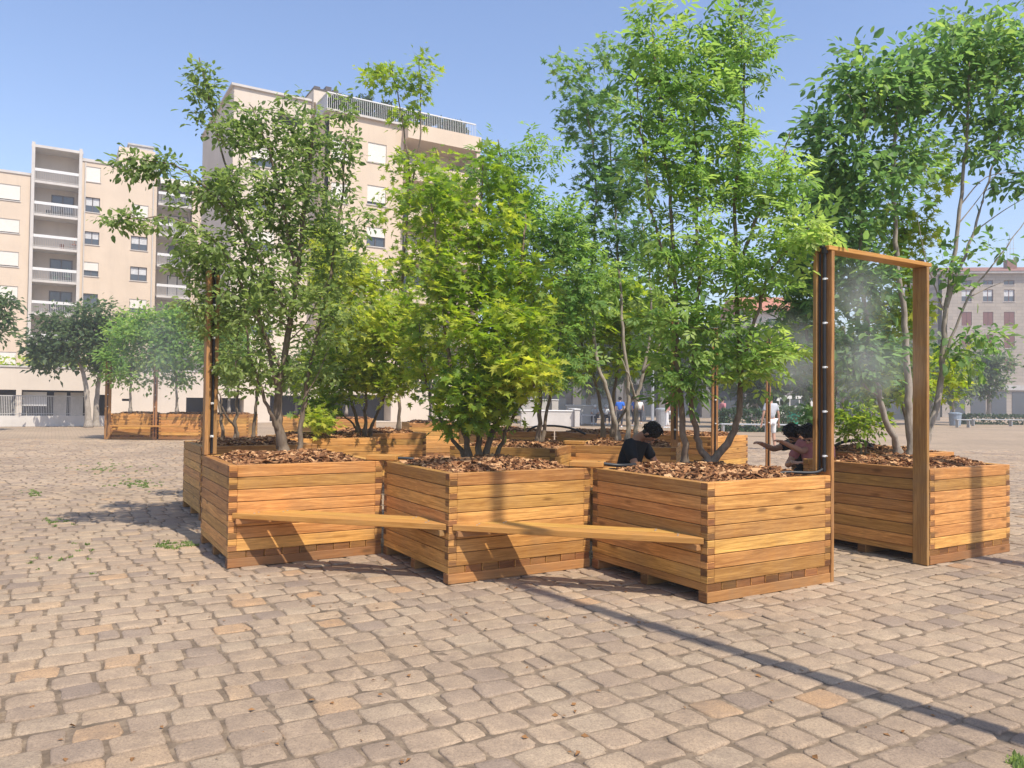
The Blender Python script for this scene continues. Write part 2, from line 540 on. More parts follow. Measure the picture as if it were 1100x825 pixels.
def build_planter(loc, rz):
    t = empty('wooden_planter', loc, rz)
    gp = 0.005
    for side in range(4):
        b = MB()
        # a local wall running along x at y 0..T_, turned to its side
        b.T = (Matrix.Translation((W / 2, W / 2, 0)) @ Matrix.Rotation(side * math.pi / 2, 4, 'Z') @ Matrix.Translation((-W / 2, -W / 2, 0)))
        up = side % 2 == 0
        for k in range(NR):
            z0 = ZF + k * RH; z1 = z0 + RH - gp; zm = (z0 + z1) / 2
            r = random.random()
            j = random.uniform(-0.002, 0.002)
            b.box(T_, W - T_, j, T_, z0, z1, 0.0035, 0, r, 0, 1)
            if up: za, zb = zm + 0.0015, z1
            else: za, zb = z0, zm - 0.0015
            b.box(0, T_ - 0.0008, j, T_, za, zb, 0.003, 0, r, 0, 1)
            b.box(W - T_ + 0.0008, W, j, T_, za, zb, 0.003, 0, r, 0, 1)
        b.build('side_wall', [M['wood'], M['end']], t)
    b = MB()
    nb = 9
    bw = W / nb
    for k in range(nb):
        b.box(k * bw + 0.004, (k + 1) * bw - 0.004, 0.004 + random.uniform(0, 0.006), W - 0.004, ZB + 0.001, ZF - 0.003, 0.003, 1, None, 0, 1)
    b.build('floor_boards', [M['wood'], M['end']], t)
    for y in (0.0, W / 2 - 0.045, W - 0.09):
        b = MB(); b.box(0.0, W, y, y + 0.09, 0.0, ZB, 0.003, 0, None, 0, 1)
        b.build('skid', [M['skid'], M['end']], t)
    b = MB()
    a0, a1 = T_ + 0.001, W - T_ - 0.001
    for (x0, x1, y0, y1) in ((a0, a0 + 0.006, a0, a1), (a1 - 0.006, a1, a0, a1), (a0 + 0.006, a1 - 0.006, a0, a0 + 0.006), (a0 + 0.006, a1 - 0.006, a1 - 0.006, a1)):
        b.box(x0, x1, y0, y1, ZF + 0.01, PH - 0.012)
    b.build('liner', [M['liner']], t)
    return t

def build_mulch(n_chips=3000):
    G = 40
    a0, a1 = T_ + 0.008, W - T_ - 0.008
    xs = np.linspace(a0, a1, G)
    X, Y = np.meshgrid(xs, xs, indexing='ij')
    def hgt(x, y):
        u, v = (x - a0) / (a1 - a0), (y - a0) / (a1 - a0)
        dome = np.clip(np.minimum(np.minimum(u, 1 - u), np.minimum(v, 1 - v)) * 6, 0, 1)
        return PH - 0.055 + 0.065 * dome + 0.014 * np.sin(9 * x + 2) * np.cos(8 * y + 1)
    Z = hgt(X, Y) + rng.normal(0, 0.004, X.shape)
    V = np.stack([X, Y, Z], -1).reshape(-1, 3)
    F = []
    for i in range(G - 1):
        for j in range(G - 1):
            F.append([i * G + j, (i + 1) * G + j, (i + 1) * G + j + 1, i * G + j + 1])
    m0 = [0] * len(F); r0 = [0.3] * len(F)
    # loose chips: bent flat splinters
    n = n_chips
    cx = rng.uniform(a0 + 0.01, a1 - 0.01, n); cy = rng.uniform(a0 + 0.01, a1 - 0.01, n)
    cz = hgt(cx, cy) + rng.uniform(-0.002, 0.018, n)
    L = rng.uniform(0.016, 0.042, n) * rng.choice([0.7, 1, 1.25], n); Wd = L * rng.uniform(0.35, 0.75, n); Th = rng.uniform(0.003, 0.008, n)
    rz = rng.uniform(0, 6.28, n); tx = rng.normal(0, 0.45, n); ty = rng.normal(0, 0.45, n)
    corners = np.array([[-1, -1, -1], [1, -0.6, -1], [0.9, 1, -1], [-0.8, 0.8, -1], [-1, -1, 1], [1, -0.6, 1], [0.9, 1, 1], [-0.8, 0.8, 1]], float)
    P = corners[None] * np.stack([L, Wd, Th], -1)[:, None, :]
    P = P * (1 + rng.normal(0, 0.15, P.shape))
    x, y, z = P[..., 0], P[..., 1], P[..., 2]
    z2 = z + x * np.tan(tx)[:, None] * 0.8 + y * np.tan(ty)[:, None] * 0.8
    ca, sa = np.cos(rz)[:, None], np.sin(rz)[:, None]
    Q = np.stack([cx[:, None] + x * ca - y * sa, cy[:, None] + x * sa + y * ca, cz[:, None] + np.clip(z2, -0.03, 0.03)], -1).reshape(-1, 3)
    Q[:, 0] = np.clip(Q[:, 0], a0, a1); Q[:, 1] = np.clip(Q[:, 1], a0, a1)
    qf = np.array([[4, 5, 6, 7], [0, 1, 5, 4], [1, 2, 6, 5], [2, 3, 7, 6], [3, 0, 4, 7]])
    FF = (len(V) + (np.arange(n) * 8)[:, None, None] + qf[None]).reshape(-1, 4).tolist()
    rr = np.repeat(rng.random(n), 5).tolist()
    return mesh_np('bark_mulch', np.concatenate([V, Q]), F + FF, [M['soil'], M['chip']], None, r0 + rr, midx=m0 + [1] * len(FF))

def copy_tree(o, parent=None):
    c = o.copy(); link(c); c.parent = parent
    for ch in [x for x in o.children]:
        copy_tree(ch, c)
    return c

def gpos(i, j): return grid(i, j) + gr * 0.006 + gl * 0.006
def ypos(px, Y):
    p = at(px, 432, Y); return Vector((p.x, Y, 0))

PL = [  # location, angle, label of planter, words for its mulch
 (gpos(-2, 2), GA, 'larch plank planter at the left end of the front zigzag, tall slender elm in it', 'in the left planter of the front zigzag'),
 (gpos(-1, 1), GA, 'larch plank planter in the middle of the front zigzag, holding the low bushy maple', 'under the bushy maple in the middle front planter'),
 (gpos(0, 0), GA, 'nearest larch plank planter, its corner closest to the viewer, three crooked ash stems in it', 'around the crooked ash stems in the nearest planter'),
 (gpos(2, 0), GA, 'larch planter at the far right with a broad dark shadow stripe down its sunny side', 'in the right hand planter with the shadow stripe'),
 (gpos(-1.85, 4.0), GA, 'planter half hidden behind the left front planter, dark shaded end facing the open square', 'in the planter behind the left front one'),
 (gpos(-0.85, 5.0), GA, 'planter behind the front left pair with the bright yellow green maple bush beside it', 'in the second planter of the row behind the left pair'),
 (gpos(0.15, 6.0), GA, 'planter of the rear zigzag just left of the middle maple stems, sunlit side showing', 'in the rear planter left of the middle maple stems'),
 (ypos(597, 9.4), R_(73), 'turned planter seen between the middle and right front planters, broad side to the viewer', 'in the turned planter between the two right front planters'),
 (ypos(727, 9.9), R_(75), 'planter behind the seated man in black, post at its right corner', 'in the planter behind the seated man in black'),
 (gpos(3.1, 5.0), GA, 'distant planter behind the one at the seated man, orange side showing over its mulch', 'in the distant planter beyond the seated man'),
 (gpos(2.1, 6.0), GA, 'shaded rear planter with a black hose looped over its corner', 'in the shaded planter with the looped hose'),
 (ypos(764, 13.2), R_(47), 'brown shaded planter between two thin posts in front of the man in white shorts', 'in the shaded planter between the two thin posts'),
 (gpos(3.12, 1.02), GA, 'planter tucked behind the right hand planter, only its top and right corner showing', 'in the planter behind the right hand one'),
 (ypos(440, 19), R_(16), 'far planter standing on visible gap of pavement left of the middle maple', 'in the far planter left of the middle maple'),
 (ypos(119, 26), R_(6), 'leftmost of the far planters, wooden post at its left corner', 'in the leftmost far planter'),
 (ypos(171, 26.2), R_(6), 'second far planter from the left, right beside the one with the post', 'in the second far planter from the left'),
 (ypos(223, 26.4), R_(6), 'far planter seen through the left mist frame and slim stems', 'in the far planter behind the left mist frame'),
 (ypos(296, 24), R_(8), 'far planter seen between the two elm stems', 'in the far planter between the two elm stems'),
 (ypos(350, 22), R_(8), 'far planter behind the bright maple bush', 'in the far planter behind the bright maple bush'),
]
proto = [build_planter(*PL[0][:2]), build_planter(*PL[1][:2]), build_planter(*PL[2][:2])]
mproto = [build_mulch(3400), build_mulch(3400)]
for i, (loc, rz, lab, ml) in enumerate(PL):
    o = proto[i] if i < 3 else copy_tree(proto[(i * 7) % 3])
    o.location = loc; o.rotation_euler = (0, 0, rz)
    tag(o, lab, 'planter', 'larch planters on the square')
    mm = mproto[i] if i < 2 else mproto[i % 2].copy()
    if i >= 2: link(mm)
    turn = 0 if i < 2 else (i % 4) * math.pi / 2
    mm.matrix_world = (Matrix.Translation(loc) @ Matrix.Rotation(rz, 4, 'Z') @ Matrix.Translation((W / 2, W / 2, 0))
                       @ Matrix.Rotation(turn, 4, 'Z') @ Matrix.Translation((-W / 2, -W / 2, 0)))
    tag(mm, 'orange brown bark chips ' + ml, 'mulch', 'bark mulch in the planters', 'stuff')

# benches across the open corners
def bench(n1, n2, corner, label, z=0.47):
    """two boards side by side from one planter's front corner to the next one's"""
    n1, n2, corner = Vector(n1), Vector(n2), Vector(corner)
    d = (n2 - n1); L = d.length; d.normalize()
    nrm = (corner - (n1 + n2) / 2).normalized()
    root = empty('corner_bench', (n1.x, n1.y, 0), math.atan2(d.y, d.x), label, 'bench', 'corner benches between planters')
    s = 1 if nrm.dot(Vector((-d.y, d.x, 0))) > 0 else -1
    w, gap, th = 0.145, 0.028, 0.048
    y = 0.024
    for k in range(2):
        b = MB()
        # trapezoid board: its ends are cut along both planters' faces
        y0, y1 = y, y + w
        xa0, xb0 = y0 + 0.003, L - y0 - 0.003
        xa1, xb1 = y1 + 0.003, L - y1 - 0.003
        P = [(xa0, s * y0), (xb0, s * y0), (xb1, s * y1), (xa1, s * y1)]
        if s < 0: P = P[::-1]
        r = random.random()
        c = 0.004
        cen = (sum(p[0] for p in P) / 4, sum(p[1] for p in P) / 4)
        rings = []
        for (zz, ins) in ((z - th, c), (z - th + c, 0), (z - c, 0), (z, c)):
            rings.append([(p[0] + (c if p[0] < cen[0] else -c) * (ins > 0), p[1] + (c if p[1] < cen[1] else -c) * (ins > 0), zz) for p in P])
        vs = [q for rg in rings for q in rg]
        fs = [[3, 2, 1, 0], [12, 13, 14, 15]]
        for l in range(3):
            for q in range(4):
                fs.append([l * 4 + q, l * 4 + (q + 1) % 4, (l + 1) * 4 + (q + 1) % 4, (l + 1) * 4 + q])
        b._add(vs, fs, [[(vs[i][0] + r * 9, vs[i][1] + vs[i][2]) for i in f] for f in fs], r, [0] * len(fs))
        bo = b.build('bench_board', [M['board']], root)
        for xx in (y0 + 0.16, L - y0 - 0.16):
            for yy in (y0 + .04, y1 - .04):
                b = MB(); b.tube([(xx + (.03 if xx < L / 2 else -.03), s * yy, z - .001), (xx + (.03 if xx < L / 2 else -.03), s * yy, z + .003)], .008, 8); b.build('bolt', [M['steel']], bo)
        y = y1 + gap
    for e in (0, 1):      # cleats screwed to the planter faces
        b = MB()
        ca = math.pi / 4 * s
        b.T = (Matrix.Translation((0 if e == 0 else L, 0, 0)) @ Matrix.Rotation(ca if e == 0 else math.pi - ca, 4, 'Z'))
        sg = -1 if (e == 0) == (s > 0) else 1
        b.box(0.06, 0.42, sg * 0.004, sg * 0.048, z - th - 0.047, z - th - 0.002, 0.003, 0, None)
        b.build('cleat', [M['skid']], root)
    return root
bench(grid(-2, 2), grid(-1, 1), grid(-1, 2), 'two board bench joining the left and middle front planters')
bench(grid(-1, 1), grid(0, 0), grid(0, 1), 'two board bench joining the middle and nearest front planters')
def far_bench(pa, pb, label):
    pa, pb = Vector(pa), Vector(pb)
    d = (pb - pa).normalized()
    root = empty('corner_bench', pa, math.atan2(d.y, d.x), label, 'bench', 'corner benches between planters')
    L = (pb - pa).length
    for y in (-0.17, -0.34):
        b = MB(); b.box(0.05, L - 0.05, y, y + 0.14, 0.44, 0.485, 0.004); b.build('bench_board', [M['board']], root)
    for x in (0.08, L - 0.13):
        b = MB(); b.box(x, x + 0.05, -0.34, 0.0, 0.39, 0.438, 0.003, 1); b.build('cleat', [M['skid']], root)
far_bench(ypos(122, 25.95), ypos(205, 26.0), 'thin bench along the leftmost far planters')

# tie boards lying on the touching corners
def tie_board(p, rz, label, L=0.30, D=0.20):
    b = MB(); b.box(-L / 2, L / 2, -D / 2, D / 2, 0.0, 0.045, 0.004)
    o = b.build('tie_board', [M['board'], M['end']])
    o.location = (p.x, p.y, PH + 0.002); o.rotation_euler = (0, 0, rz)
    tag(o, label, 'board', 'tie boards on planter corners')
tie_board(grid(-1, 2) + Vector((0, 0.07, 0)), GA - R_(45), 'small plank lying across the touching corners of left and middle front planters')
tie_board(grid(0, 1) + Vector((-0.03, 0.07, 0)), GA - R_(45), 'small plank lying across the touching corners of middle and nearest front planters')
pE = ypos(617, 10.35)
tie_board(pE, R_(-15), 'small plank on the left corner of the planter behind the seated man', 0.27, 0.18)

# mist frames
def mist_pipe(b, x, y, z0, z1, bc):
    b.tube([(x, y, z0), (x + 0.004, y, z0 + (z1 - z0) * 0.4), (x - 0.003, y, z0 + (z1 - z0) * 0.7), (x, y, z1)], 0.0135, 8)
def frame_post(parent, x, y, sx, piped=True, z_in=PH + 0.002, h=2.72, w=0.14, th=0.036, down=True):
    """L shaped post: long board on the outside (plane x), slim board inside; sx = side the channel opens to"""
    b = MB()
    z0 = 0.0 if down else z_in
    b.box(x, x - sx * th, y, y + w, z0, h, 0.004, 2)
    o = b.build('post', [M['post']], parent)
    if not piped:
        b = MB(); b.tube([(x - sx * .018, y + .07, h + .04), (x - sx * .018, y + .07, h + .075)], .028, 10); b.build('pipe_cap', [M['black']], parent)
        return
    b = MB()
    b.box(x + sx * 0.002, x + sx * 0.058, y + w - 0.036, y + w, z_in, h - 0.004, 0.003, 2)
    b.build('inner_board', [M['post']], parent)
    b = MB()
    px_, py_ = x + sx * 0.026, y + 0.050
    b.tube([(px_, py_, z_in + 0.02), (px_ + 0.004, py_, 1.4), (px_ - 0.003, py_, 2.0), (px_, py_, h - 0.02)], 0.0145, 8)
    b.tube([(px_ - .004, py_ + 0.042, z_in + 0.02), (px_ - .008, py_ + .040, 1.7), (px_ - .004, py_ + .042, h - .02)], 0.008, 8)
    p = b.build('mist_pipe', [M['black']], parent)
    for k in range(5):
        b = MB(); zz = 1.02 + k * 0.365
        b.tube([(px_, py_, zz), (px_, py_, zz + 0.016)], 0.0175, 10)
        b.tube([(px_, py_ - 0.010, zz + 0.008), (px_ , py_ - 0.028, zz + 0.008)], 0.005, 6)
        b.build('nozzle', [M['clip']], p)
    b = MB(); b.tube([(px_, py_, h - 0.02), (px_, py_, h + 0.025)], [0.024, 0.03], 10); b.tube([(px_ - 0.05, py_, h + 0.03), (px_ + 0.05, py_, h + 0.03)], 0.014, 8)
    b.build('pipe_cap', [M['black']], p)
rootg = empty('mist_gateway', grid(1, 0), GA, 'tall wooden mist gateway between the nearest planter and the right hand planter', 'gateway')
frame_post(rootg, 0.0, 0.004, -1)
frame_post(rootg, GW - 0.045, 0.004, -1, piped=False, h=2.72)
b = MB(); b.box(-0.036, GW + 0.03, 0.004, 0.144, 2.724, 2.762, 0.004, 0); b.build('crossbeam', [M['board']], rootg)
# left mist post, standing at the back left corner of the left planter
rootl = empty('mist_post', grid(-2, 3), GA, 'tall wooden mist post rising from the left corner of the left front planter', 'post')
b = MB(); b.box(0.005, 0.14, -0.038, -0.002, PH + 0.002, 2.72, 0.004, 2); b.build('post', [M['post']], rootl)
b = MB(); b.box(0.005, 0.041, -0.14, -0.040, PH + 0.002, 2.72, 0.004, 2); b.build('inner_board', [M['post']], rootl)
b = MB(); b.tube([(0.085, -0.06, PH + 0.01), (0.088, -0.062, 1.5), (0.083, -0.06, 2.2), (0.085, -0.06, 2.72)], 0.0135, 8)
pp = b.build('mist_pipe', [M['black']], rootl)
for k in range(5):
    b = MB(); zz = 1.05 + k * 0.33; b.tube([(0.085, -0.06, zz), (0.085, -0.06, zz + 0.022)], 0.0185, 10); b.tube([(0.085, -0.07, zz + .01), (0.085, -0.10, zz + .01)], 0.006, 6); b.build('nozzle', [M['clip']], pp)
b = MB(); b.tube([(0.085, -0.06, 2.70), (0.085, -0.06, 2.75)], [0.03, 0.036], 10); b.build('pipe_cap', [M['black']], pp)
def thin_post(px, Y, w, label, rz, h=2.72, th=0.04, z0=0.0):
    root = empty('mist_post', ypos(px, Y), rz, label, 'post', 'slim mist posts behind the front planters')
    b = MB(); b.box(0, w, 0, th, z0, h, 0.004, 2); b.build('post', [M['post']], root)
    b = MB(); b.tube([(w * 0.5, -0.016, z0 + 0.1), (w * 0.5, -0.016, h)], 0.011, 6); q = b.build('mist_pipe', [M['black']], root)
    for k in range(4):
        b = MB(); zz = 1.1 + k * 0.4; b.tube([(w * 0.5, -0.016, zz), (w * 0.5, -0.016, zz + 0.02)], 0.016, 8); b.build('nozzle', [M['clip']], q)
    return root
thin_post(721.5, 9.83, 0.085, 'orange post beside the back of the seated man in black', R_(5), z0=PH + 0.003)
thin_post(765, 12.95, 0.11, 'orange post seen between the two right stems of the nearest tree', R_(10))
thin_post(823.5, 14.1, 0.085, 'slim pale post between the nearest tree and the bent heads', R_(10))
thin_post(112.5, 25.9, 0.2, 'post at the left corner of the leftmost far planter', R_(6))
thin_post(164.5, 25.9, 0.13, 'post between the two leftmost far planters', R_(6))

# hoses
def hose(pts, r, label, name='irrigation_hose', cat='hose', mat='black'):
    P = [Vector(p) for p in pts]
    S_ = []
    n = len(P)
    for i in range(n - 1):
        p0, p1, p2, p3 = P[max(i - 1, 0)], P[i], P[i + 1], P[min(i + 2, n - 1)]
        for k in range(6):
            t = k / 6
            S_.append(0.5 * ((2 * p1) + (p2 - p0) * t + (2 * p0 - 5 * p1 + 4 * p2 - p3) * t * t + (3 * p1 - p0 - 3 * p2 + p3) * t ** 3))
    S_.append(P[-1])
    c = P[0].copy()
    b = MB(); b.tube([p - c for p in S_], r, 8)
    o = b.build(name, [M[mat]], smooth=True); o.location = c
    return tag(o, label, cat, 'black watering hoses')
c1 = grid(0, 1); zt = PH + 0.015
hose([c1 + gr * 0.05 - gl * 0.02 + Vector((0, 0, zt + .02)), c1 + gr * 0.22 - gl * 0.12 + Vector((0, 0, zt)), c1 + gr * 0.45 - gl * 0.13 + Vector((0, 0, zt)), c1 + gr * 0.62 - gl * 0.2 + Vector((0, 0, zt - .02))], 0.016,
     'black hose end lying on the left back corner of the nearest planter')
c2 = grid(1, 0)
hose([c2 - gr * 0.024 + gl * 0.066 + Vector((0, 0, zt + 0.03)), c2 - gr * 0.12 + gl * 0.08 + Vector((0, 0, zt)), c2 - gr * 0.32 + gl * 0.2 + Vector((0, 0, zt)), c2 - gr * 0.42 + gl * 0.24 + Vector((0, 0, zt - .02))], 0.013,
     'grey black pipe crossing the right corner of the nearest planter to the post')
c3 = grid(-1, 2)
hose([c3 + Vector((.08, .0, zt + .01)), c3 + gr * 0.25 - gl * 0.12 + Vector((0, 0, zt)), c3 + gr * 0.5 - gl * 0.16 + Vector((0, 0, zt - .02))], 0.014, 'black hose on the back corner of the middle front planter')
c4 = grid(3.1, 5)
hose([c4 + Vector((-1.25, .9, PH)), c4 + Vector((-1.1, .6, PH + .1)), c4 + Vector((-.75, .45, PH + .12)), c4 + Vector((-.45, .3, PH + .08)), c4 + Vector((-.2, .3, PH - .02))], 0.02, 'black hose looped over the corner of the shaded rear planter')
c5 = grid(3.12, 1.0) + gl * 0.9 
hose([c5 + gr * .15 + Vector((0, 0, PH + .02)), c5 + gr * .25 - gl * .1 + Vector((0, 0, PH + .1)), c5 + gr * .35 - gl * .3 + Vector((0, 0, PH + .12)), c5 + gr * .3 - gl * .5 + Vector((0, 0, PH + .02))], 0.02, 'black hose bunch behind the mist gateway near the right tree')

# ------------------------------------------------------------------ trees
def leaf_templates():
    ov_v = np.array([[0, 0, 0], [.5, 0, -.04], [1, 0, -.10], [.28, .24, .05], [.70, .20, .02], [.28, -.24, .05], [.70, -.20, .02]])
    ov_f = [[0, 1, 4, 3], [1, 2, 4], [0, 5, 6, 1], [1, 6, 2]]
    mp = [(0.0, 0.0), (-.04, .34), (.15, .17), (.24, .62), (.36, .19), (.64, .40), (.56, .12), (1.05, 0)]
    pts = [(0.32, 0, -.03)] + [(x, y, .04 * abs(y) - 0.08 * x * x) for x, y in mp] + [(x, -y, .04 * abs(y) - 0.08 * x * x) for x, y in mp[1:-1][::-1]]
    mp_v = np.array(pts)
    n = len(pts) - 1
    mp_f = [[0, 1 + k, 1 + (k + 1) % n] for k in range(n)]
    av, af = [], []
    for (ox, oy, an, sc) in ((0.42, 0, 0, .58), (.30, .03, 50, .50), (.30, -.03, -50, .50), (.10, .02, 68, .42), (.10, -.02, -68, .42)):
        b = len(av); a = R_(an); ca, sa = math.cos(a), math.sin(a)
        for (x, y, z) in ((0, 0, 0), (.45, .17, .03), (1, 0, -.12), (.45, -.17, .03)):
            x *= sc; y *= sc * 1.25
            av.append((ox + ca * x - sa * y, oy + sa * x + ca * y, z * sc - .05 * abs(an) / 68))
        af += [[b, b + 1, b + 2], [b, b + 2, b + 3]]
    return {'ovate': (ov_v, ov_f), 'maple': (mp_v, [f[::-1] for f in mp_f]), 'ash': (np.array(av), af),
            'simple': (np.array([[0, 0, 0], [.45, .3, .05], [1, 0, -.1], [.45, -.3, .05]]), [[0, 2, 1], [0, 3, 2]])}
LT = leaf_templates()

def leaves_mesh(name, pos, axis, nrm, size, tone, shape, mat, parent):
    tv, tf = LT[shape]
    n = len(pos)
    ax = axis / np.linalg.norm(axis, axis=1, keepdims=True)
    bt = np.cross(nrm, ax); bt /= (np.linalg.norm(bt, axis=1, keepdims=True) + 1e-9)
    nr = np.cross(ax, bt)
    wsc = rng.uniform(0.8, 1.2, n)[:, None, None]
    curl = rng.uniform(0.2, 2.4, n)[:, None, None]
    V = (pos[:, None] + size[:, None, None] * (tv[None, :, 0:1] * ax[:, None] + wsc * tv[None, :, 1:2] * bt[:, None] + curl * tv[None, :, 2:3] * nr[:, None]))
    k = len(tv)
    lens = np.array([len(f) for f in tf])
    flat = np.array([i for f in tf for i in f])
    loops = (np.arange(n)[:, None] * k + flat[None]).reshape(-1).astype(np.int32)
    alens = np.tile(lens, n)
    starts = np.concatenate([[0], np.cumsum(alens)[:-1]]).astype(np.int32)
    me = bpy.data.meshes.new(name)
    me.vertices.add(n * k); me.vertices.foreach_set('co', V.astype(np.float32).reshape(-1))
    me.loops.add(len(loops)); me.loops.foreach_set('vertex_index', loops)
    me.polygons.add(len(alens)); me.polygons.foreach_set('loop_start', starts)
    me.update(calc_edges=True)
    me.polygons.foreach_set('use_smooth', np.ones(len(alens), dtype=bool))
    for nm, arr in (('rnd', rng.random(n)), ('tone', tone)):
        a = me.attributes.new(nm, 'FLOAT', 'POINT'); a.data.foreach_set('value', np.repeat(arr, k).astype(np.float32))
    me.materials.append(M[mat])
    o = bpy.data.objects.new(name, me); link(o); o.parent = parent
    return o

def tree(name, base, stems, blobs, label, cat='tree', group=None, shape='maple', mat='leaf_maple', bark='bark', size=0.09,
         per=14, r0=0.035, spread=0.5, extra=(), dens=1.0):
    """stems: polylines of (px, py, Y) with start radius; blobs: (px, py, Y, rx, ry px, depth m, leaves, tone)"""
    base = Vector(base)
    root = empty(name, base, 0, label, cat, group)
    wood = MB()
    NP, NRd = [], []
    b0 = np.array(base)
    def curve(pts, r_start, r_end, n=6, jit=0.0, reg=True):
        P = [Vector(p) for p in pts]; out = []
        m_ = len(P)
        for i in range(m_ - 1):
            p0, p1, p2, p3 = P[max(i - 1, 0)], P[i], P[i + 1], P[min(i + 2, m_ - 1)]
            for k in range(n):
                t = k / n
                q = 0.5 * ((2 * p1) + (p2 - p0) * t + (2 * p0 - 5 * p1 + 4 * p2 - p3) * t * t + (3 * p1 - p0 - 3 * p2 + p3) * t ** 3)
                if jit and (i or k): q += Vector(np.random.default_rng(len(NP) + k).normal(0, jit, 3))
                out.append(q)
        out.append(P[-1])
        rad = [r_start + (r_end - r_start) * (i / (len(out) - 1)) ** 0.8 for i in range(len(out))]
        if reg:
            for q, r in zip(out, rad): NP.append(np.array(q)); NRd.append(r)
        return out, rad
    for st in stems:
        rs, re_, pts = st
        P = [at(*p) for p in pts]
        out, rad = curve(P, rs, re_, 7, 0.008)
        rad[0] *= 1.35; rad[1] *= 1.1
        if out[0].z < 1.1: 
            out.insert(0, out[0] - Vector((0, 0, 0.12))); rad.insert(0, rad[0])
        wood.tube([q - base for q in out], rad, 9)
    LP, LA, LN, LS, LTn = [], [], [], [], []
    att = []
    for (px, py, Y, rx, ry, rd, nl, tone) in blobs:
        nl = nl * dens
        nt_ = max(2, int(nl / per))
        k = Y / FPX
        d = rng.normal(0, 1, (nt_, 3)); d /= np.linalg.norm(d, axis=1, keepdims=True)
        d *= rng.random((nt_, 1)) ** 0.45
        c = np.array(at(px, py, Y))
        pts = c + d * np.array([rx * k, rd, ry * k])
        for p in pts: att.append((p, nl / nt_, tone))
    sb = np.array(NP)
    att.sort(key=lambda a: float(np.min(np.linalg.norm(sb - a[0], axis=1))))
    for (p, nl, tone) in att:
        A = np.array(NP)
        dv = p - A
        dist = np.linalg.norm(dv, axis=1)
        cost = dist + np.where(dv[:, 2] < 0.15 * dist, 0.6 * (0.15 * dist - dv[:, 2]), 0) 
        i = int(np.argmin(cost))
        q = A[i]; L = float(dist[i]) + 1e-6
        d = (p - q) / L
        side = rng.normal(0, 0.09 * L, 3)
        mid = q + (p - q) * 0.5 + side + np.array([0, 0, 0.10 * L])
        rs = min(NRd[i] * 0.8, 0.0022 + 0.009 * L); 
        out, rad = curve([q, mid, p], rs, 0.0016, 3 if L < 1 else 5)
        wood.tube([o_ - base for o_ in out], rad, 4 if rs < 0.006 else 6, caps=False)
        # leaves along the outer part of the twig, on short side shoots
        n = max(3, int(nl * rng.uniform(0.6, 1.4)))
        reach = min(1.0, 0.55 / L)
        tt = 1 - reach * rng.random(n) ** 1.3
        O = np.array([list(o_) for o_ in out])
        fi = tt * (len(O) - 1); lo = np.clip(fi.astype(int), 0, len(O) - 2)
        bp = O[lo] + (O[lo + 1] - O[lo]) * (fi - lo)[:, None]
        sh = rng.normal(0, 1, (n, 3)); sh[:, 2] *= 0.55
        sh /= np.linalg.norm(sh, axis=1, keepdims=True)
        ln = spread * size * rng.uniform(0.2, 3.2, n)
        bp = bp + sh * ln[:, None]
        bp[:, 2] -= ln * 0.15
        ax = d * 0.6 + sh * 0.9 + np.array([0, 0, -0.30]) + rng.normal(0, 0.25, (n, 3))
        up = np.array([0.15, -0.25, 1.0]) + rng.normal(0, 0.42, (n, 3))
        LP.append(bp); LA.append(ax); LN.append(up); LS.append(size * rng.uniform(0.42, 1.32, n) * rng.uniform(.85, 1.15)); LTn.append(np.clip(tone + rng.normal(0, 0.09) + np.zeros(n), 0, 1))
    for ex in extra:      # bare twigs
        P = [at(*p) for p in ex]
        out, rad = curve(P, 0.010, 0.002, 5, 0, False)
        wood.tube([q - base for q in out], rad, 5, caps=False)
    wood.build('trunk', [M[bark]], root, smooth=True)
    pos = np.concatenate(LP) - b0
    leaves_mesh('crown', pos, np.concatenate(LA), np.concatenate(LN), np.concatenate(LS), np.concatenate(LTn), shape, mat, root)
    return root

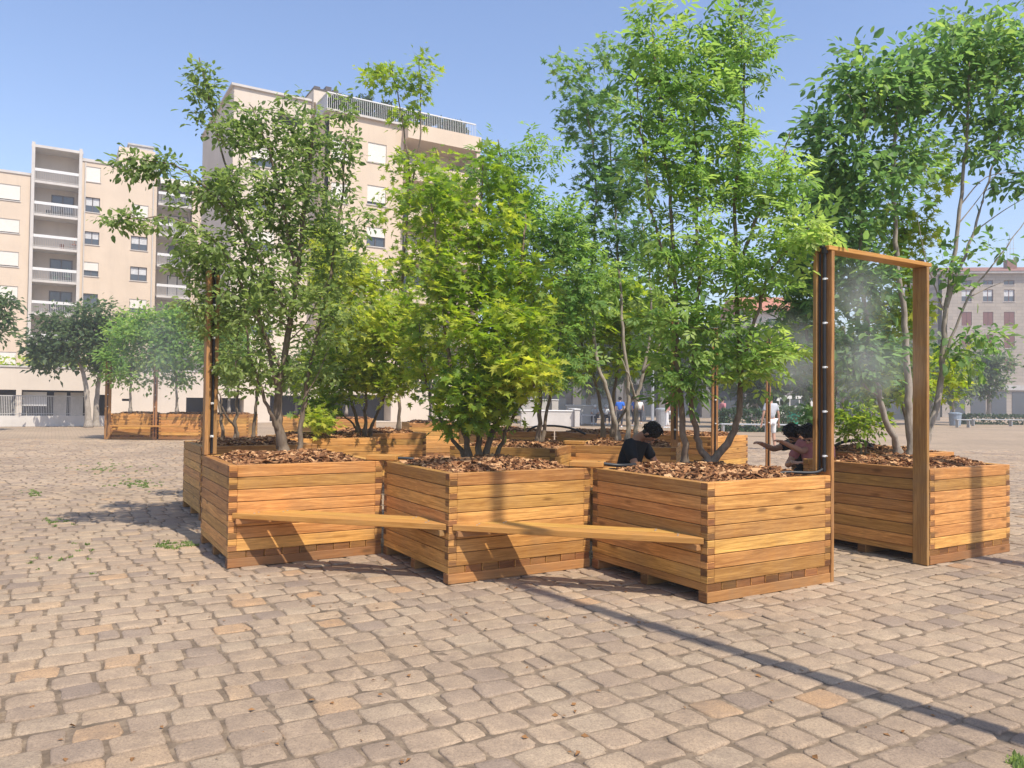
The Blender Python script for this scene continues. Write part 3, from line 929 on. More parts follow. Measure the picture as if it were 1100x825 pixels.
# T1: slender elm in the left front planter
y1 = 8.2
tree('elm_tree', at(305, 487, y1).xyz,
     [(0.058, 0.012, [(305, 486, 8.2), (298, 440, 8.2), (306, 380, 8.2), (318, 300, 8.2), (330, 200, 8.2), (338, 110, 8.2)]),
      (0.030, 0.010, [(321, 486, 8.25), (326, 440, 8.3), (334, 390, 8.3), (350, 320, 8.4), (365, 230, 8.5), (372, 150, 8.5)]),
      (0.024, 0.006, [(300, 425, 8.2), (282, 350, 8.1), (262, 250, 8.0), (238, 160, 7.9), (214, 62, 7.9)]),
      (0.018, 0.005, [(302, 400, 8.2), (270, 330, 7.9), (235, 265, 7.7), (185, 235, 7.5), (120, 238, 7.3)]),
      (0.018, 0.005, [(310, 340, 8.2), (270, 265, 7.9), (225, 205, 7.7), (180, 175, 7.5), (132, 172, 7.4)]),
      (0.02, 0.006, [(318, 300, 8.2), (300, 210, 8.0), (285, 150, 7.9), (268, 112, 7.9)]),
      (0.026, 0.006, [(300, 470, 8.2), (285, 430, 8.0), (268, 380, 7.9), (262, 320, 7.9)])],
     [(222, 100, 7.9, 22, 42, .30, 330, .35), (262, 140, 7.9, 38, 34, .4, 620, .35), (320, 150, 8.1, 38, 50, .5, 800, .35),
      (362, 165, 8.5, 36, 52, .4, 520, .38), (160, 178, 7.45, 45, 16, .25, 360, .32), (215, 205, 7.7, 40, 28, .35, 430, .38),
      (145, 238, 7.4, 46, 11, .2, 240, .36), (290, 215, 8.0, 66, 52, .7, 2000, .42), (225, 270, 7.7, 50, 34, .45, 800, .48),
      (350, 250, 8.4, 55, 60, .6, 1300, .42), (280, 310, 8.0, 68, 50, .7, 1500, .52), (228, 335, 7.8, 38, 42, .4, 600, .58),
      (350, 340, 8.3, 44, 46, .5, 700, .5), (265, 395, 8.0, 46, 34, .5, 560, .55), (330, 400, 8.3, 34, 28, .4, 300, .5), (370, 110, 8.4, 10, 24, .15, 60, .4)],
     'slender grey green elm with two bare lower stems in the left front planter', shape='ovate', mat='leaf_elm', bark='bark', size=0.07, per=12, dens=1.55,
     extra=[[(310, 350, 8.1), (285, 335, 8.0), (262, 300, 7.9)], [(306, 370, 8.2), (330, 345, 8.1), (352, 300, 8.0)], [(312, 345, 8.1), (300, 310, 8.0), (276, 285, 8.0)], [(325, 430, 8.2), (345, 395, 8.2), (360, 350, 8.2)]])

# T2: low bushy maple in the middle front planter
y2 = 7.75
tree('maple_tree', at(518, 490, y2).xyz,
     [(0.034, 0.008, [(503, 489, 7.7), (494, 440, 7.6), (480, 370, 7.5), (470, 280, 7.6), (462, 200, 7.8)]),
      (0.036, 0.008, [(513, 491, 7.7), (516, 440, 7.7), (520, 350, 7.7), (515, 250, 7.8), (520, 170, 7.9)]),
      (0.036, 0.008, [(522, 491, 7.75), (535, 440, 7.7), (545, 370, 7.6), (560, 290, 7.7), (565, 230, 7.8)]),
      (0.026, 0.006, [(534, 489, 7.8), (550, 450, 7.7), (575, 410, 7.4), (590, 380, 7.3)]),
      (0.024, 0.006, [(498, 488, 7.8), (470, 445, 7.9), (455, 400, 8.0), (450, 350, 8.0)])],
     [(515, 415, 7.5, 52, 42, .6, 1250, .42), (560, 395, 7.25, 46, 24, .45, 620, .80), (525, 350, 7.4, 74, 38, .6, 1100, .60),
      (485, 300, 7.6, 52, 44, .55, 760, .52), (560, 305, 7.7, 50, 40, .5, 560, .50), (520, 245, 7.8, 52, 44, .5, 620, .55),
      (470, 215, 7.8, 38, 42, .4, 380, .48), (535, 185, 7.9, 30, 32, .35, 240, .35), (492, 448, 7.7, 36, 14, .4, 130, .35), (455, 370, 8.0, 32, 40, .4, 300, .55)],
     'low bushy yellow green maple in the middle front planter', shape='maple', mat='leaf_maple', size=0.092, per=9, spread=0.7, dens=1.5)

# T3: three stemmed ash in the nearest planter
y3 = 6.95
tree('ash_tree', at(755, 497, y3).xyz,
     [(0.034, 0.008, [(736, 497, 6.95), (732, 440, 6.9), (726, 360, 6.9), (722, 250, 6.9), (712, 140, 6.9), (700, 30, 6.9)]),
      (0.036, 0.008, [(761, 496, 6.95), (749, 470, 6.95), (743, 420, 6.9), (750, 320, 6.9), (748, 200, 7.0), (742, 60, 7.0)]),
      (0.040, 0.008, [(764, 497, 6.95), (785, 472, 6.9), (796, 430, 6.85), (793, 340, 6.9), (790, 220, 7.0), (800, 100, 7.1), (795, 5, 7.1)]),
      (0.022, 0.005, [(794, 410, 6.85), (815, 330, 6.7), (835, 280, 6.6), (880, 245, 6.5)]),
      (0.020, 0.005, [(791, 300, 6.9), (815, 230, 6.8), (838, 180, 6.8), (850, 140, 6.8)]),
      (0.016, 0.004, [(722, 300, 6.9), (700, 230, 6.8), (690, 150, 6.8), (682, 80, 6.8)])],
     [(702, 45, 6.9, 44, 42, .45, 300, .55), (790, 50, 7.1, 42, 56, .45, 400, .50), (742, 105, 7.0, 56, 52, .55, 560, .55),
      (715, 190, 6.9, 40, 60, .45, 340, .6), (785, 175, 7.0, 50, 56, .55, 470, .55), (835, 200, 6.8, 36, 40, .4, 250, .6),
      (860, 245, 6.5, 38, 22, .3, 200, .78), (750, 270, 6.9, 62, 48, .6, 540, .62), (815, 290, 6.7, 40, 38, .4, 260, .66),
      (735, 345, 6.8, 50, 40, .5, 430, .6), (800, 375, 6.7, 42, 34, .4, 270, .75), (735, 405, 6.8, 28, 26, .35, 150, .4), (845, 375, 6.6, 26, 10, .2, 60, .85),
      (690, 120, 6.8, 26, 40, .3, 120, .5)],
     'tall light green ash with three crooked stems in the nearest planter', shape='ash', mat='leaf_ash', bark='bark', size=0.165, per=5, spread=0.35)

# right hand tree
tree('broad_leaved_tree', at(978, 486, 8.6).xyz,
     [(0.040, 0.010, [(965, 485, 8.5), (948, 440, 8.4), (935, 380, 8.3), (925, 280, 8.3), (925, 180, 8.3), (930, 80, 8.3)]),
      (0.052, 0.012, [(979, 487, 8.6), (976, 430, 8.6), (972, 350, 8.6), (962, 260, 8.5), (960, 160, 8.4), (970, 70, 8.4)]),
      (0.044, 0.010, [(992, 486, 8.7), (1010, 420, 8.8), (1016, 340, 8.8), (1030, 240, 8.8), (1040, 130, 8.8), (1042, 40, 8.8)]),
      (0.022, 0.006, [(1016, 330, 8.8), (1045, 250, 8.9), (1068, 170, 9.0), (1088, 70, 9.0)]),
      (0.018, 0.004, [(1012, 390, 8.8), (1040, 320, 8.7), (1070, 280, 8.6), (1110, 225, 8.6)]),
      (0.018, 0.005, [(948, 430, 8.4), (918, 400, 8.2), (905, 350, 8.1)])],
     [(925, 95, 8.3, 44, 46, .6, 900, .45), (890, 150, 8.2, 36, 50, .5, 700, .35), (965, 95, 8.4, 44, 44, .6, 700, .42), (1040, 50, 8.8, 56, 38, .6, 950, .55),
      (1082, 60, 9.0, 44, 50, .5, 850, .5), (1085, 130, 9.0, 38, 44, .5, 650, .35), (1020, 105, 8.8, 46, 36, .6, 560, .4), (1000, 55, 8.6, 34, 28, .5, 360, .5), (930, 195, 8.3, 56, 46, .6, 900, .35),
      (975, 165, 8.5, 36, 36, .5, 340, .45), (1092, 195, 9.0, 26, 26, .4, 200, .3), (1045, 165, 8.8, 30, 26, .4, 150, .4), (1060, 262, 8.7, 22, 18, .3, 60, .4), (1075, 360, 8.6, 24, 14, .3, 60, .5),
      (925, 300, 8.2, 42, 46, .5, 700, .4), (925, 380, 8.2, 42, 40, .5, 700, .35), (905, 245, 8.2, 34, 34, .45, 420, .4), (1020, 290, 8.7, 24, 24, .3, 120, .45), (1040, 375, 8.7, 32, 26, .35, 180, .55)],
     'tall dark green tree with pale twisting stems in the right hand planter', shape='ovate', mat='leaf_dark', bark='bark_pale', size=0.105, per=8, spread=0.75, dens=1.25,
     extra=[[(1030, 240, 8.8), (1050, 215, 8.8), (1075, 180, 8.8)], [(1040, 320, 8.7), (1060, 310, 8.7), (1085, 300, 8.6)], [(1032, 220, 8.8), (1060, 190, 8.7), (1100, 185, 8.6)],
            [(1040, 130, 8.8), (1020, 110, 8.8), (1000, 100, 8.8)], [(1016, 340, 8.8), (995, 280, 8.7), (985, 230, 8.7)], [(1068, 170, 9.0), (1085, 150, 9.0), (1110, 140, 9.0)], [(1045, 250, 8.9), (1080, 225, 8.9), (1115, 205, 8.9)]])
# shrub at its foot
tree('leafy_shrub', at(925, 484, 9.3).xyz, [(0.012, 0.004, [(925, 484, 9.3), (915, 460, 9.3), (905, 435, 9.3)]), (0.012, 0.004, [(930, 484, 9.3), (935, 455, 9.3), (940, 430, 9.3)])],
     [(920, 452, 9.2, 32, 22, .35, 900, .45)], 'round green shrub at the foot of the right hand tree', 'shrub', shape='ovate', mat='leaf_maple', size=0.07, per=12)
# yellow green tree behind it
tree('maple_tree', at(985, 478, 9.9).xyz, [(0.03, 0.008, [(985, 480, 9.9), (985, 400, 9.9), (975, 300, 9.9), (965, 200, 9.9)]), (0.024, 0.006, [(982, 480, 9.9), (960, 400, 9.9), (950, 330, 9.9)])],
     [(965, 250, 9.9, 46, 50, .5, 420, .5), (960, 330, 9.9, 46, 46, .5, 480, .6), (955, 405, 9.9, 42, 36, .5, 420, .5), (1020, 400, 10.2, 26, 30, .3, 160, .65), (1000, 180, 10, 36, 36, .4, 150, .5)],
     'yellow green maple seen through the mist gateway', shape='maple', mat='leaf_maple', size=0.115, per=8, dens=1.9)

# behind the left planter: thin stems
tree('elm_tree', at(250, 472, 10.6).xyz,
     [(0.028, 0.006, [(240, 474, 10.6), (236, 440, 10.6), (225, 390, 10.6), (222, 320, 10.6)]), (0.03, 0.006, [(252, 474, 10.6), (255, 430, 10.6), (256, 360, 10.6), (262, 290, 10.6)]),
      (0.03, 0.006, [(272, 474, 10.8), (275, 430, 10.8), (282, 360, 10.8), (290, 280, 10.8)]), (0.02, 0.005, [(255, 465, 10.6), (240, 440, 10.4), (232, 410, 10.4)])],
     [(245, 350, 10.5, 36, 44, .5, 700, .45), (285, 330, 10.8, 40, 50, .5, 600, .4), (262, 400, 10.6, 40, 26, .4, 360, .5)],
     'thin dark stemmed tree in the planter behind the left front one', shape='ovate', mat='leaf_elm', bark='bark', size=0.085, per=12)
# bright maple bush
tree('maple_tree', at(392, 461, 11.9).xyz,
     [(0.03, 0.008, [(385, 461, 11.9), (375, 420, 11.9), (360, 370, 11.8), (355, 300, 11.8)]), (0.03, 0.008, [(392, 462, 11.9), (394, 420, 11.9), (400, 350, 11.9), (405, 280, 11.9)]),
      (0.026, 0.006, [(398, 461, 12), (415, 420, 12), (430, 370, 12), (440, 310, 12)]), (0.018, 0.004, [(383, 460, 12), (362, 440, 12), (345, 420, 12)])],
     [(395, 350, 11.6, 50, 38, .7, 1000, .80), (360, 300, 11.7, 32, 42, .5, 560, .85), (410, 400, 11.7, 46, 30, .6, 800, .68), (435, 345, 12, 30, 44, .5, 500, .62), (350, 400, 11.9, 34, 34, .5, 560, .55), (352, 260, 11.8, 30, 26, .4, 180, .85), (385, 295, 11.7, 34, 30, .5, 260, .8), (345, 440, 11.8, 20, 20, .3, 260, .42)],
     'bright yellow maple bush behind the gap between left and middle front planters', shape='maple', mat='leaf_maple', size=0.105, per=10, spread=.7, dens=2.5)
# tall olive plume tree
tree('maple_tree', at(428, 458, 13.6).xyz,
     [(0.032, 0.008, [(428, 458, 13.6), (430, 400, 13.6), (432, 300, 13.6), (440, 200, 13.6), (432, 130, 13.6), (420, 70, 13.6)]), (0.02, 0.006, [(438, 220, 13.6), (450, 160, 13.6), (452, 100, 13.6), (450, 62, 13.6)]),
      (0.02, 0.006, [(432, 300, 13.6), (460, 240, 13.6), (478, 190, 13.6)])],
     [(412, 82, 13.6, 32, 18, .4, 130, .45), (452, 85, 13.6, 22, 34, .4, 150, .5), (440, 125, 13.6, 18, 18, .3, 70, .5), (452, 175, 13.6, 48, 20, .5, 200, .55), (440, 225, 13.6, 48, 28, .5, 280, .6), (482, 215, 13.6, 34, 40, .5, 320, .6),
      (455, 275, 13.6, 42, 34, .5, 300, .62), (425, 300, 13.6, 30, 20, .4, 120, .5)],
     'tall thin olive maple with a loose plume rising over the apartment roof', shape='maple', mat='leaf_maple', size=0.12, per=6, spread=.6, dens=1.9)
# green tree between middle and right
tree('ash_tree', at(560, 470, 10.2).xyz,
     [(0.034, 0.008, [(578, 472, 10.1), (580, 420, 10.1), (575, 340, 10.2), (560, 260, 10.2), (540, 190, 10.2), (535, 150, 10.2)]), (0.028, 0.006, [(582, 472, 10.1), (592, 420, 10.1), (605, 340, 10.1), (612, 260, 10.2)])],
     [(535, 185, 10.2, 34, 34, .4, 140, .35), (560, 235, 10.2, 34, 40, .5, 190, .42), (600, 255, 10.2, 34, 50, .5, 260, .5), (590, 330, 10.1, 44, 44, .5, 260, .38), (545, 290, 10.2, 34, 40, .4, 160, .4), (610, 395, 10.1, 26, 26, .4, 90, .4), (630, 300, 10.2, 34, 40, .5, 160, .5), (585, 160, 10.3, 22, 20, .3, 40, .5)],
     'mid green feathery tree behind the bushy middle maple', shape='ash', mat='leaf_ash', size=0.17, per=5, dens=2.6)
# blue green maple behind
tree('maple_tree', at(672, 466, 10.6).xyz,
     [(0.036, 0.010, [(664, 470, 10.6), (655, 430, 10.6), (640, 380, 10.6), (635, 300, 10.7), (640, 200, 10.8), (628, 100, 10.8)]),
      (0.034, 0.010, [(674, 470, 10.6), (675, 420, 10.6), (668, 340, 10.6), (662, 240, 10.7), (655, 150, 10.8)]),
      (0.036, 0.010, [(683, 470, 10.6), (684, 430, 10.6), (692, 395, 10.6), (700, 330, 10.6), (690, 240, 10.7)]),
      (0.02, 0.006, [(684, 430, 10.6), (676, 405, 10.5), (668, 385, 10.5)]), (0.02, 0.006, [(690, 400, 10.6), (705, 380, 10.5), (712, 360, 10.5)])],
     [(640, 120, 10.8, 44, 38, .6, 420, .42), (610, 80, 10.8, 22, 26, .4, 110, .6), (655, 190, 10.8, 44, 44, .6, 560, .2), (625, 255, 10.7, 36, 42, .5, 420, .3), (680, 265, 10.7, 30, 34, .5, 260, .25), (650, 60, 10.8, 22, 20, .4, 100, .55)],
     'tall blue green maple behind the planter of the seated man', shape='maple', mat='leaf_dark', bark='bark_pale', size=0.105, per=7, spread=.65, dens=1.8)
tree('maple_tree', at(655, 463, 13.6).xyz,
     [(0.04, 0.010, [(648, 463, 13.6), (642, 420, 13.6), (625, 370, 13.6), (615, 320, 13.6)]), (0.04, 0.010, [(658, 463, 13.6), (660, 420, 13.6), (668, 360, 13.6), (672, 310, 13.6)]), (0.03, 0.008, [(660, 460, 13.6), (690, 410, 13.6), (712, 370, 13.6)])],
     [(625, 345, 13.4, 46, 30, .9, 620, .45), (680, 335, 13.4, 50, 34, .9, 720, .45), (615, 385, 13.4, 34, 18, .7, 240, .45), (680, 385, 13.4, 44, 16, .7, 260, .4), (655, 300, 13.5, 50, 24, .8, 380, .4)],
     'spreading low maple over the distant planters at the centre', shape='maple', mat='leaf_maple', size=0.14, per=8, dens=1.8)
tree('maple_tree', at(884, 480, 9.9).xyz,
     [(0.034, 0.010, [(884, 482, 9.9), (880, 430, 9.9), (868, 370, 9.9), (862, 300, 10.0), (872, 220, 10.1)]), (0.026, 0.008, [(888, 482, 9.9), (898, 420, 9.9), (896, 330, 9.9), (900, 240, 10)])],
     [(868, 330, 9.9, 36, 34, .6, 520, .3), (866, 385, 9.8, 26, 22, .5, 260, .25), (880, 270, 10, 40, 36, .6, 560, .3), (888, 205, 10.1, 34, 34, .5, 420, .25), (880, 440, 9.9, 14, 16, .3, 90, .3)],
     'dark maple standing behind the left gateway post', shape='maple', mat='leaf_dark', bark='bark', size=0.13, per=8, spread=.7, dens=1.3)
# bushes around the middle distance
tree('leafy_shrub', at(343, 466, 11.3).xyz, [(0.012, 0.004, [(343, 466, 11.3), (340, 450, 11.3), (338, 435, 11.3)])],
     [(345, 452, 11.2, 14, 16, .25, 320, .8)], 'small bright shrub right of the elm stems', 'shrub', shape='maple', mat='leaf_maple', size=0.085, per=12)

# far trees
def far_tree(px, py, Y, crown, h_px, label, mat='leaf_far', size=0.3, n=2600, tone=.4, trunk_r=0.16, group='distant trees', name='distant_tree', bark='bark_pale'):
    """crown: list of (px, py, rx, ry, share)"""
    blobs = [(cx, cy, Y, rx, ry, max(rx, ry) * Y / FPX * 0.8, int(n * s_), tone + dt) for (cx, cy, rx, ry, s_, dt) in crown]
    cx, cy = crown[0][0], crown[0][1]
    return tree(name, at(px, py, Y).xyz, [(trunk_r, trunk_r * 0.3, [(px, py, Y), (px + (cx - px) * .2, py + (cy - py) * .5, Y), (cx, cy, Y)])],
                blobs, label, 'tree', group, shape='simple', mat=mat, bark=bark, size=size, per=26, spread=0.8)
far_tree(95, 457, 35.5, [(75, 360, 46, 34, .5, 0), (50, 378, 26, 20, .2, 0), (105, 345, 34, 26, .3, .1)], 0, 'dark round street tree in front of the low white garage wall', n=5200, size=0.26, tone=.25)
far_tree(103, 457, 36.5, [(112, 380, 28, 28, 1, 0)], 0, 'second pale trunk right beside the dark round street tree', n=1200, size=0.26, tone=.4)
far_tree(-16, 456, 30, [(-10, 338, 26, 26, .6, 0), (0, 318, 12, 14, .2, .1), (2, 352, 12, 10, .2, 0)], 0, 'green tree cut by the left edge of the picture', n=1100, size=0.22, tone=.35)
for (px, cx, cy, rx, ry, lab, tn) in ((140, 142, 378, 34, 48, 'green tree in the leftmost far planter', .5), (190, 186, 372, 34, 44, 'green tree in the second far planter behind drifting mist', .48), (246, 240, 378, 30, 38, 'green tree in the far planter behind the left mist frame', .45)):
    far_tree(px, 440, 26.3, [(cx, cy, rx, ry, .7, 0), (cx + 6, cy - 30, rx * .7, 20, .3, .1)], 0, lab, n=5200, size=0.15, tone=tn, mat='leaf_ash', trunk_r=0.05, group='trees in the far planters')
far_tree(318, 442, 24.6, [(318, 395, 30, 30, 1, 0)], 0, 'green tree in the far planter between the elm stems', n=1500, size=0.15, tone=.5, trunk_r=0.04, group='trees in the far planters')
far_tree(372, 442, 22.6, [(372, 380, 36, 40, 1, 0)], 0, 'green tree in the far planter behind the bright maple bush', n=1700, size=0.15, tone=.45, trunk_r=0.04, group='trees in the far planters')
far_tree(462, 448, 19.6, [(465, 390, 36, 44, 1, 0)], 0, 'green tree in the far planter left of the middle maple', n=1700, size=0.14, tone=.4, trunk_r=0.04, group='trees in the far planters')
specs = [(590, 40, 70, 360, .2), (632, 46, 50, 375, .25), (672, 52, 50, 365, .2), (720, 48, 60, 370, .25), (768, 56, 52, 375, .2), (812, 60, 55, 388, .3), (868, 50, 58, 378, .32), (905, 58, 50, 385, .3), (950, 62, 50, 388, .3), (1000, 64, 45, 392, .35)]
wh = ['behind the low concrete walls', 'over the two seated people in the distance', 'over the blue jacket in the distance', 'left of the orange posts', 'between the two orange posts', 'behind the man in white shorts', 'in the mist left of the gateway', 'behind the bent heads', 'seen through the mist gateway', 'right of the mist gateway']
for (px, rx, ry, cy, tn), w_ in zip(specs, wh):
    Y = 46 + (px % 7) * 2.2
    far_tree(px, 449, Y, [(px, cy + 6, rx * .78, ry * .72, .6, 0), (px - 14, cy - 14, rx * .5, ry * .45, .2, .08), (px + 14, cy + 18, rx * .55, ry * .45, .2, -.05)], 0,
             'distant grey green plane tree ' + w_, n=4200, size=0.42, tone=tn, trunk_r=0.2)
far_tree(1062, 447, 66, [(1062, 392, 30, 26, .7, 0), (1050, 410, 26, 18, .3, 0)], 0, 'dense dark clipped tree in front of the stone building', n=3200, size=0.36, tone=.28, trunk_r=0.2)
far_tree(1024, 447, 60, [(1020, 405, 24, 26, 1, 0)], 0, 'yellow green tree left of the dense dark clipped tree', n=1600, size=0.36, tone=.7, trunk_r=0.14)

# ------------------------------------------------------------------ buildings
def facade_mat(name, col, var=0.06, scale=0.5, stone=False):
    m, nt, b = nodes(name, 0.9, 0.15)
    tc = N(nt, 'ShaderNodeTexCoord').outputs['Object']
    n1 = noise(nt, tc, scale, 5, 0.6)
    lo = [c * (1 - var) for c in col]; hi = [min(1, c * (1 + var)) for c in col]
    c = ramp(nt, [(0.3, lo), (0.7, hi)], n1)
    st = noise(nt, mapping(nt, tc, (1.5, 1.5, 0.12)), 1.0, 4, 0.7)       # rain streaks
    c = mixc(nt, c, [x * 0.72 for x in col], math_(nt, 'MULTIPLY', ramp(nt, [(.5, (0, 0, 0)), (.8, (1, 1, 1))], st), 0.35))
    if stone:
        br = N(nt, 'ShaderNodeTexBrick', Scale=1.0)
        br.inputs['Brick Width'].default_value = 1.3; br.inputs['Row Height'].default_value = 0.42
        br.inputs['Mortar Size'].default_value = 0.02
        br.inputs['Color1'].default_value = (1.06, 1.05, 1.04, 1); br.inputs['Color2'].default_value = (0.9, 0.9, 0.9, 1); br.inputs['Mortar'].default_value = (.72, .7, .68, 1)
        mp_ = nt.nodes.new('ShaderNodeMapping'); mp_.inputs['Rotation'].default_value = (math.pi / 2, 0, 0)
        nt.links.new(tc, mp_.inputs['Vector']); nt.links.new(mp_.outputs[0], br.inputs['Vector'])
        c = mixc(nt, c, br.outputs['Color'], 1.0, 'MULTIPLY')
    nt.links.new(c, b.inputs['Base Color'])
    bump(nt, b, noise(nt, tc, 14, 4), 0.3, 0.01)
    return m
M['peach'] = facade_mat('peach_render', (0.62, 0.50, 0.375))
M['cream'] = facade_mat('cream_render', (0.62, 0.53, 0.43))
M['concrete'] = facade_mat('pale_concrete', (0.55, 0.51, 0.46), 0.1, 1.2)
M['stonew'] = facade_mat('stone_facade', (0.37, 0.32, 0.265), 0.1, 0.8, True)
M['white'] = plain('white_paint', (0.66, 0.65, 0.62), 0.6, 0.3, 0.05)
M['shutter'] = plain('cream_shutter', (0.72, 0.68, 0.60), 0.6, 0.3, 0.05)
M['frame'] = plain('dark_window_frame', (0.08, 0.065, 0.06), 0.5, 0.4)
M['curtain'] = plain('curtain', (0.55, 0.55, 0.54), 0.8, 0.1, 0.15, 4)
M['dark'] = plain('dark_interior', (0.03, 0.03, 0.035), 0.8, 0.1)
M['railing'] = plain('grey_railing', (0.42, 0.40, 0.37), 0.5, 0.4)
M['tile'] = plain('roof_tiles', (0.24, 0.12, 0.09), 0.85, 0.2, 0.25, 8)
M['redwood'] = plain('red_shutter', (0.16, 0.07, 0.06), 0.6, 0.3)
M['hedge'] = leaf_mat('hedge_leaves', (0.02, 0.05, 0.018), (0.045, 0.09, 0.03), (0.1, 0.16, 0.05), 0.25)
def glass_mat():
    m, nt, b = nodes('window_glass', 0.06, 0.6)
    b.inputs['Base Color'].default_value = (0.055, 0.07, 0.085, 1)
    return m
M['glass'] = glass_mat()

class Facade:
    """a building front standing at an origin, x along the front, y into the building"""
    def __init__(s, root, O, a):
        s.root, s.O, s.a = root, Vector(O), a
        s.r = Vector((math.cos(a), math.sin(a), 0)); s.n = Vector((-math.sin(a), math.cos(a), 0))
    def uz(s, px, py, d=0.0):
        p = at(px, py, 1.0); v = p - Vector((0, 0, CAM_H))
        o = s.O + s.n * d - Vector((0, 0, CAM_H)); o.z = -CAM_H
        t = o.dot(s.n) / v.dot(s.n)
        q = v * t
        return (Vector((q.x, q.y, 0)) - Vector((s.O.x, s.O.y, 0))).dot(s.r), q.z + CAM_H
    def wall(s, u0, u1, z0, z1, openings, mat, d=0.0, reveal=0.22, name='wall'):
        b = MB()
        xs = sorted({u0, u1, *[min(max(o[0], u0), u1) for o in openings], *[min(max(o[1], u0), u1) for o in openings]})
        zs = sorted({z0, z1, *[min(max(o[2], z0), z1) for o in openings], *[min(max(o[3], z0), z1) for o in openings]})
        for i in range(len(xs) - 1):
            for j in range(len(zs) - 1):
                cx, cz = (xs[i] + xs[i + 1]) / 2, (zs[j] + zs[j + 1]) / 2
                if any(o[0] < cx < o[1] and o[2] < cz < o[3] for o in openings): continue
                b.quad((xs[i], d, zs[j]), (xs[i + 1], d, zs[j]), (xs[i + 1], d, zs[j + 1]), (xs[i], d, zs[j + 1]))
        for (a0, a1, c0, c1) in [o[:4] for o in openings]:
            e = d + reveal
            b.quad((a0, d, c0), (a0, e, c0), (a0, e, c1), (a0, d, c1))
            b.quad((a1, d, c1), (a1, e, c1), (a1, e, c0), (a1, d, c0))
            b.quad((a0, d, c0), (a1, d, c0), (a1, e, c0), (a0, e, c0))
            b.quad((a0, e, c1), (a1, e, c1), (a1, d, c1), (a0, d, c1))
        return b.build(name, [M[mat]], s.root)
    def window(s, u0, u1, z0, z1, shut=0.0, d=0.0, frame='frame', back='glass', curtain=False):
        e = d + 0.16
        f = 0.06
        b = MB()
        b.box(u0, u0 + f, e - 0.03, e + 0.03, z0, z1, m=0); b.box(u1 - f, u1, e - 0.03, e + 0.03, z0, z1)
        b.box(u0 + f, u1 - f, e - 0.03, e + 0.03, z0, z0 + f); b.box(u0 + f, u1 - f, e - 0.03, e + 0.03, z1 - f, z1)
        um = (u0 + u1) / 2
        b.box(um - 0.035, um + 0.035, e - 0.035, e + 0.025, z0 + f, z1 - f)
        w = b.build('window', [M[frame]], s.root)
        b = MB(); b.quad((u0 + f, e, z0 + f), (u1 - f, e, z0 + f), (u1 - f, e, z1 - f), (u0 + f, e, z1 - f)); b.build('pane', [M['glass']], w)
        if curtain:
            b = MB()
            n = 10
            for (p0, p1) in ((u0 + f, um - 0.04), (um + 0.04, u1 - f)):
                for k in range(n):
                    x0 = p0 + (p1 - p0) * k / n; x1 = p0 + (p1 - p0) * (k + 1) / n
                    b.quad((x0, e - 0.008 - 0.01 * (k % 2), z0 + (z1 - z0) * .45), (x1, e - 0.008 - 0.01 * ((k + 1) % 2), z0 + (z1 - z0) * .45), (x1, e - 0.008 - 0.01 * ((k + 1) % 2), z1 - f), (x0, e - 0.008 - 0.01 * (k % 2), z1 - f))
            b.build('curtain', [M['curtain']], w)
        if shut > 0:
            b = MB(); zt_ = z1 - (z1 - z0) * shut
            k = 0; z = z1
            while z > zt_ + 0.01:
                zz = max(zt_, z - 0.075)
                b.box(u0 + 0.02, u1 - 0.02, d + 0.05, d + 0.09 + 0.008 * (k % 2), zz + 0.004, z); z = zz; k += 1
            b.build('roller_shutter', [M['shutter']], w)
        b = MB(); b.box(u0 - 0.06, u1 + 0.06, d - 0.06, d + 0.1, z0 - 0.07, z0 - 0.003); b.build('sill', [M['concrete']], w)
        return w
    def loggia(s, u0, u1, z0, h, d=0.0, deep=1.5, open_=True, door=True):
        """one balcony: slab, parapet board, balusters, back wall with a glazed door"""
        b = MB()
        b.box(u0, u1, d - 0.35, d + deep, z0 - 0.2, z0)
        f = b.build('balcony', [M['concrete']], s.root)
        b = MB()
        b.box(u0, u1, d - 0.37, d - 0.29, z0 + 0.78, z0 + 1.02)
        b.build('top_board', [M['white']], f)
        b = MB()
        n = int((u1 - u0) / 0.13)
        for k in range(n + 1):
            x = u0 + 0.05 + (u1 - u0 - 0.1) * k / n
            b.box(x - 0.016, x + 0.016, d - 0.345, d - 0.315, z0, z0 + 0.78)
        b.box(u0, u1, d - 0.35, d - 0.31, z0 + 0.06, z0 + 0.10)
        b.build('railing', [M['railing']], f)
        if door:
            b = MB()
            w = (u1 - u0)
            a0, a1 = u0 + w * 0.38, u0 + w * 0.38 + 1.7
            b.box(a0, a1, d + deep - 0.08, d + deep - 0.02, z0 + 0.02, z0 + 2.1)
            dd = b.build('glazed_door', [M['frame']], f)
            b = MB()
            b.box(a0 + .08, (a0 + a1) / 2 - .05, d + deep - 0.1, d + deep - 0.082, z0 + 0.1, z0 + 2.02); b.box((a0 + a1) / 2 + .05, a1 - .08, d + deep - 0.1, d + deep - 0.082, z0 + 0.1, z0 + 2.02)
            b.build('pane', [M['glass'] if open_ else M['shutter']], dd)
        return f

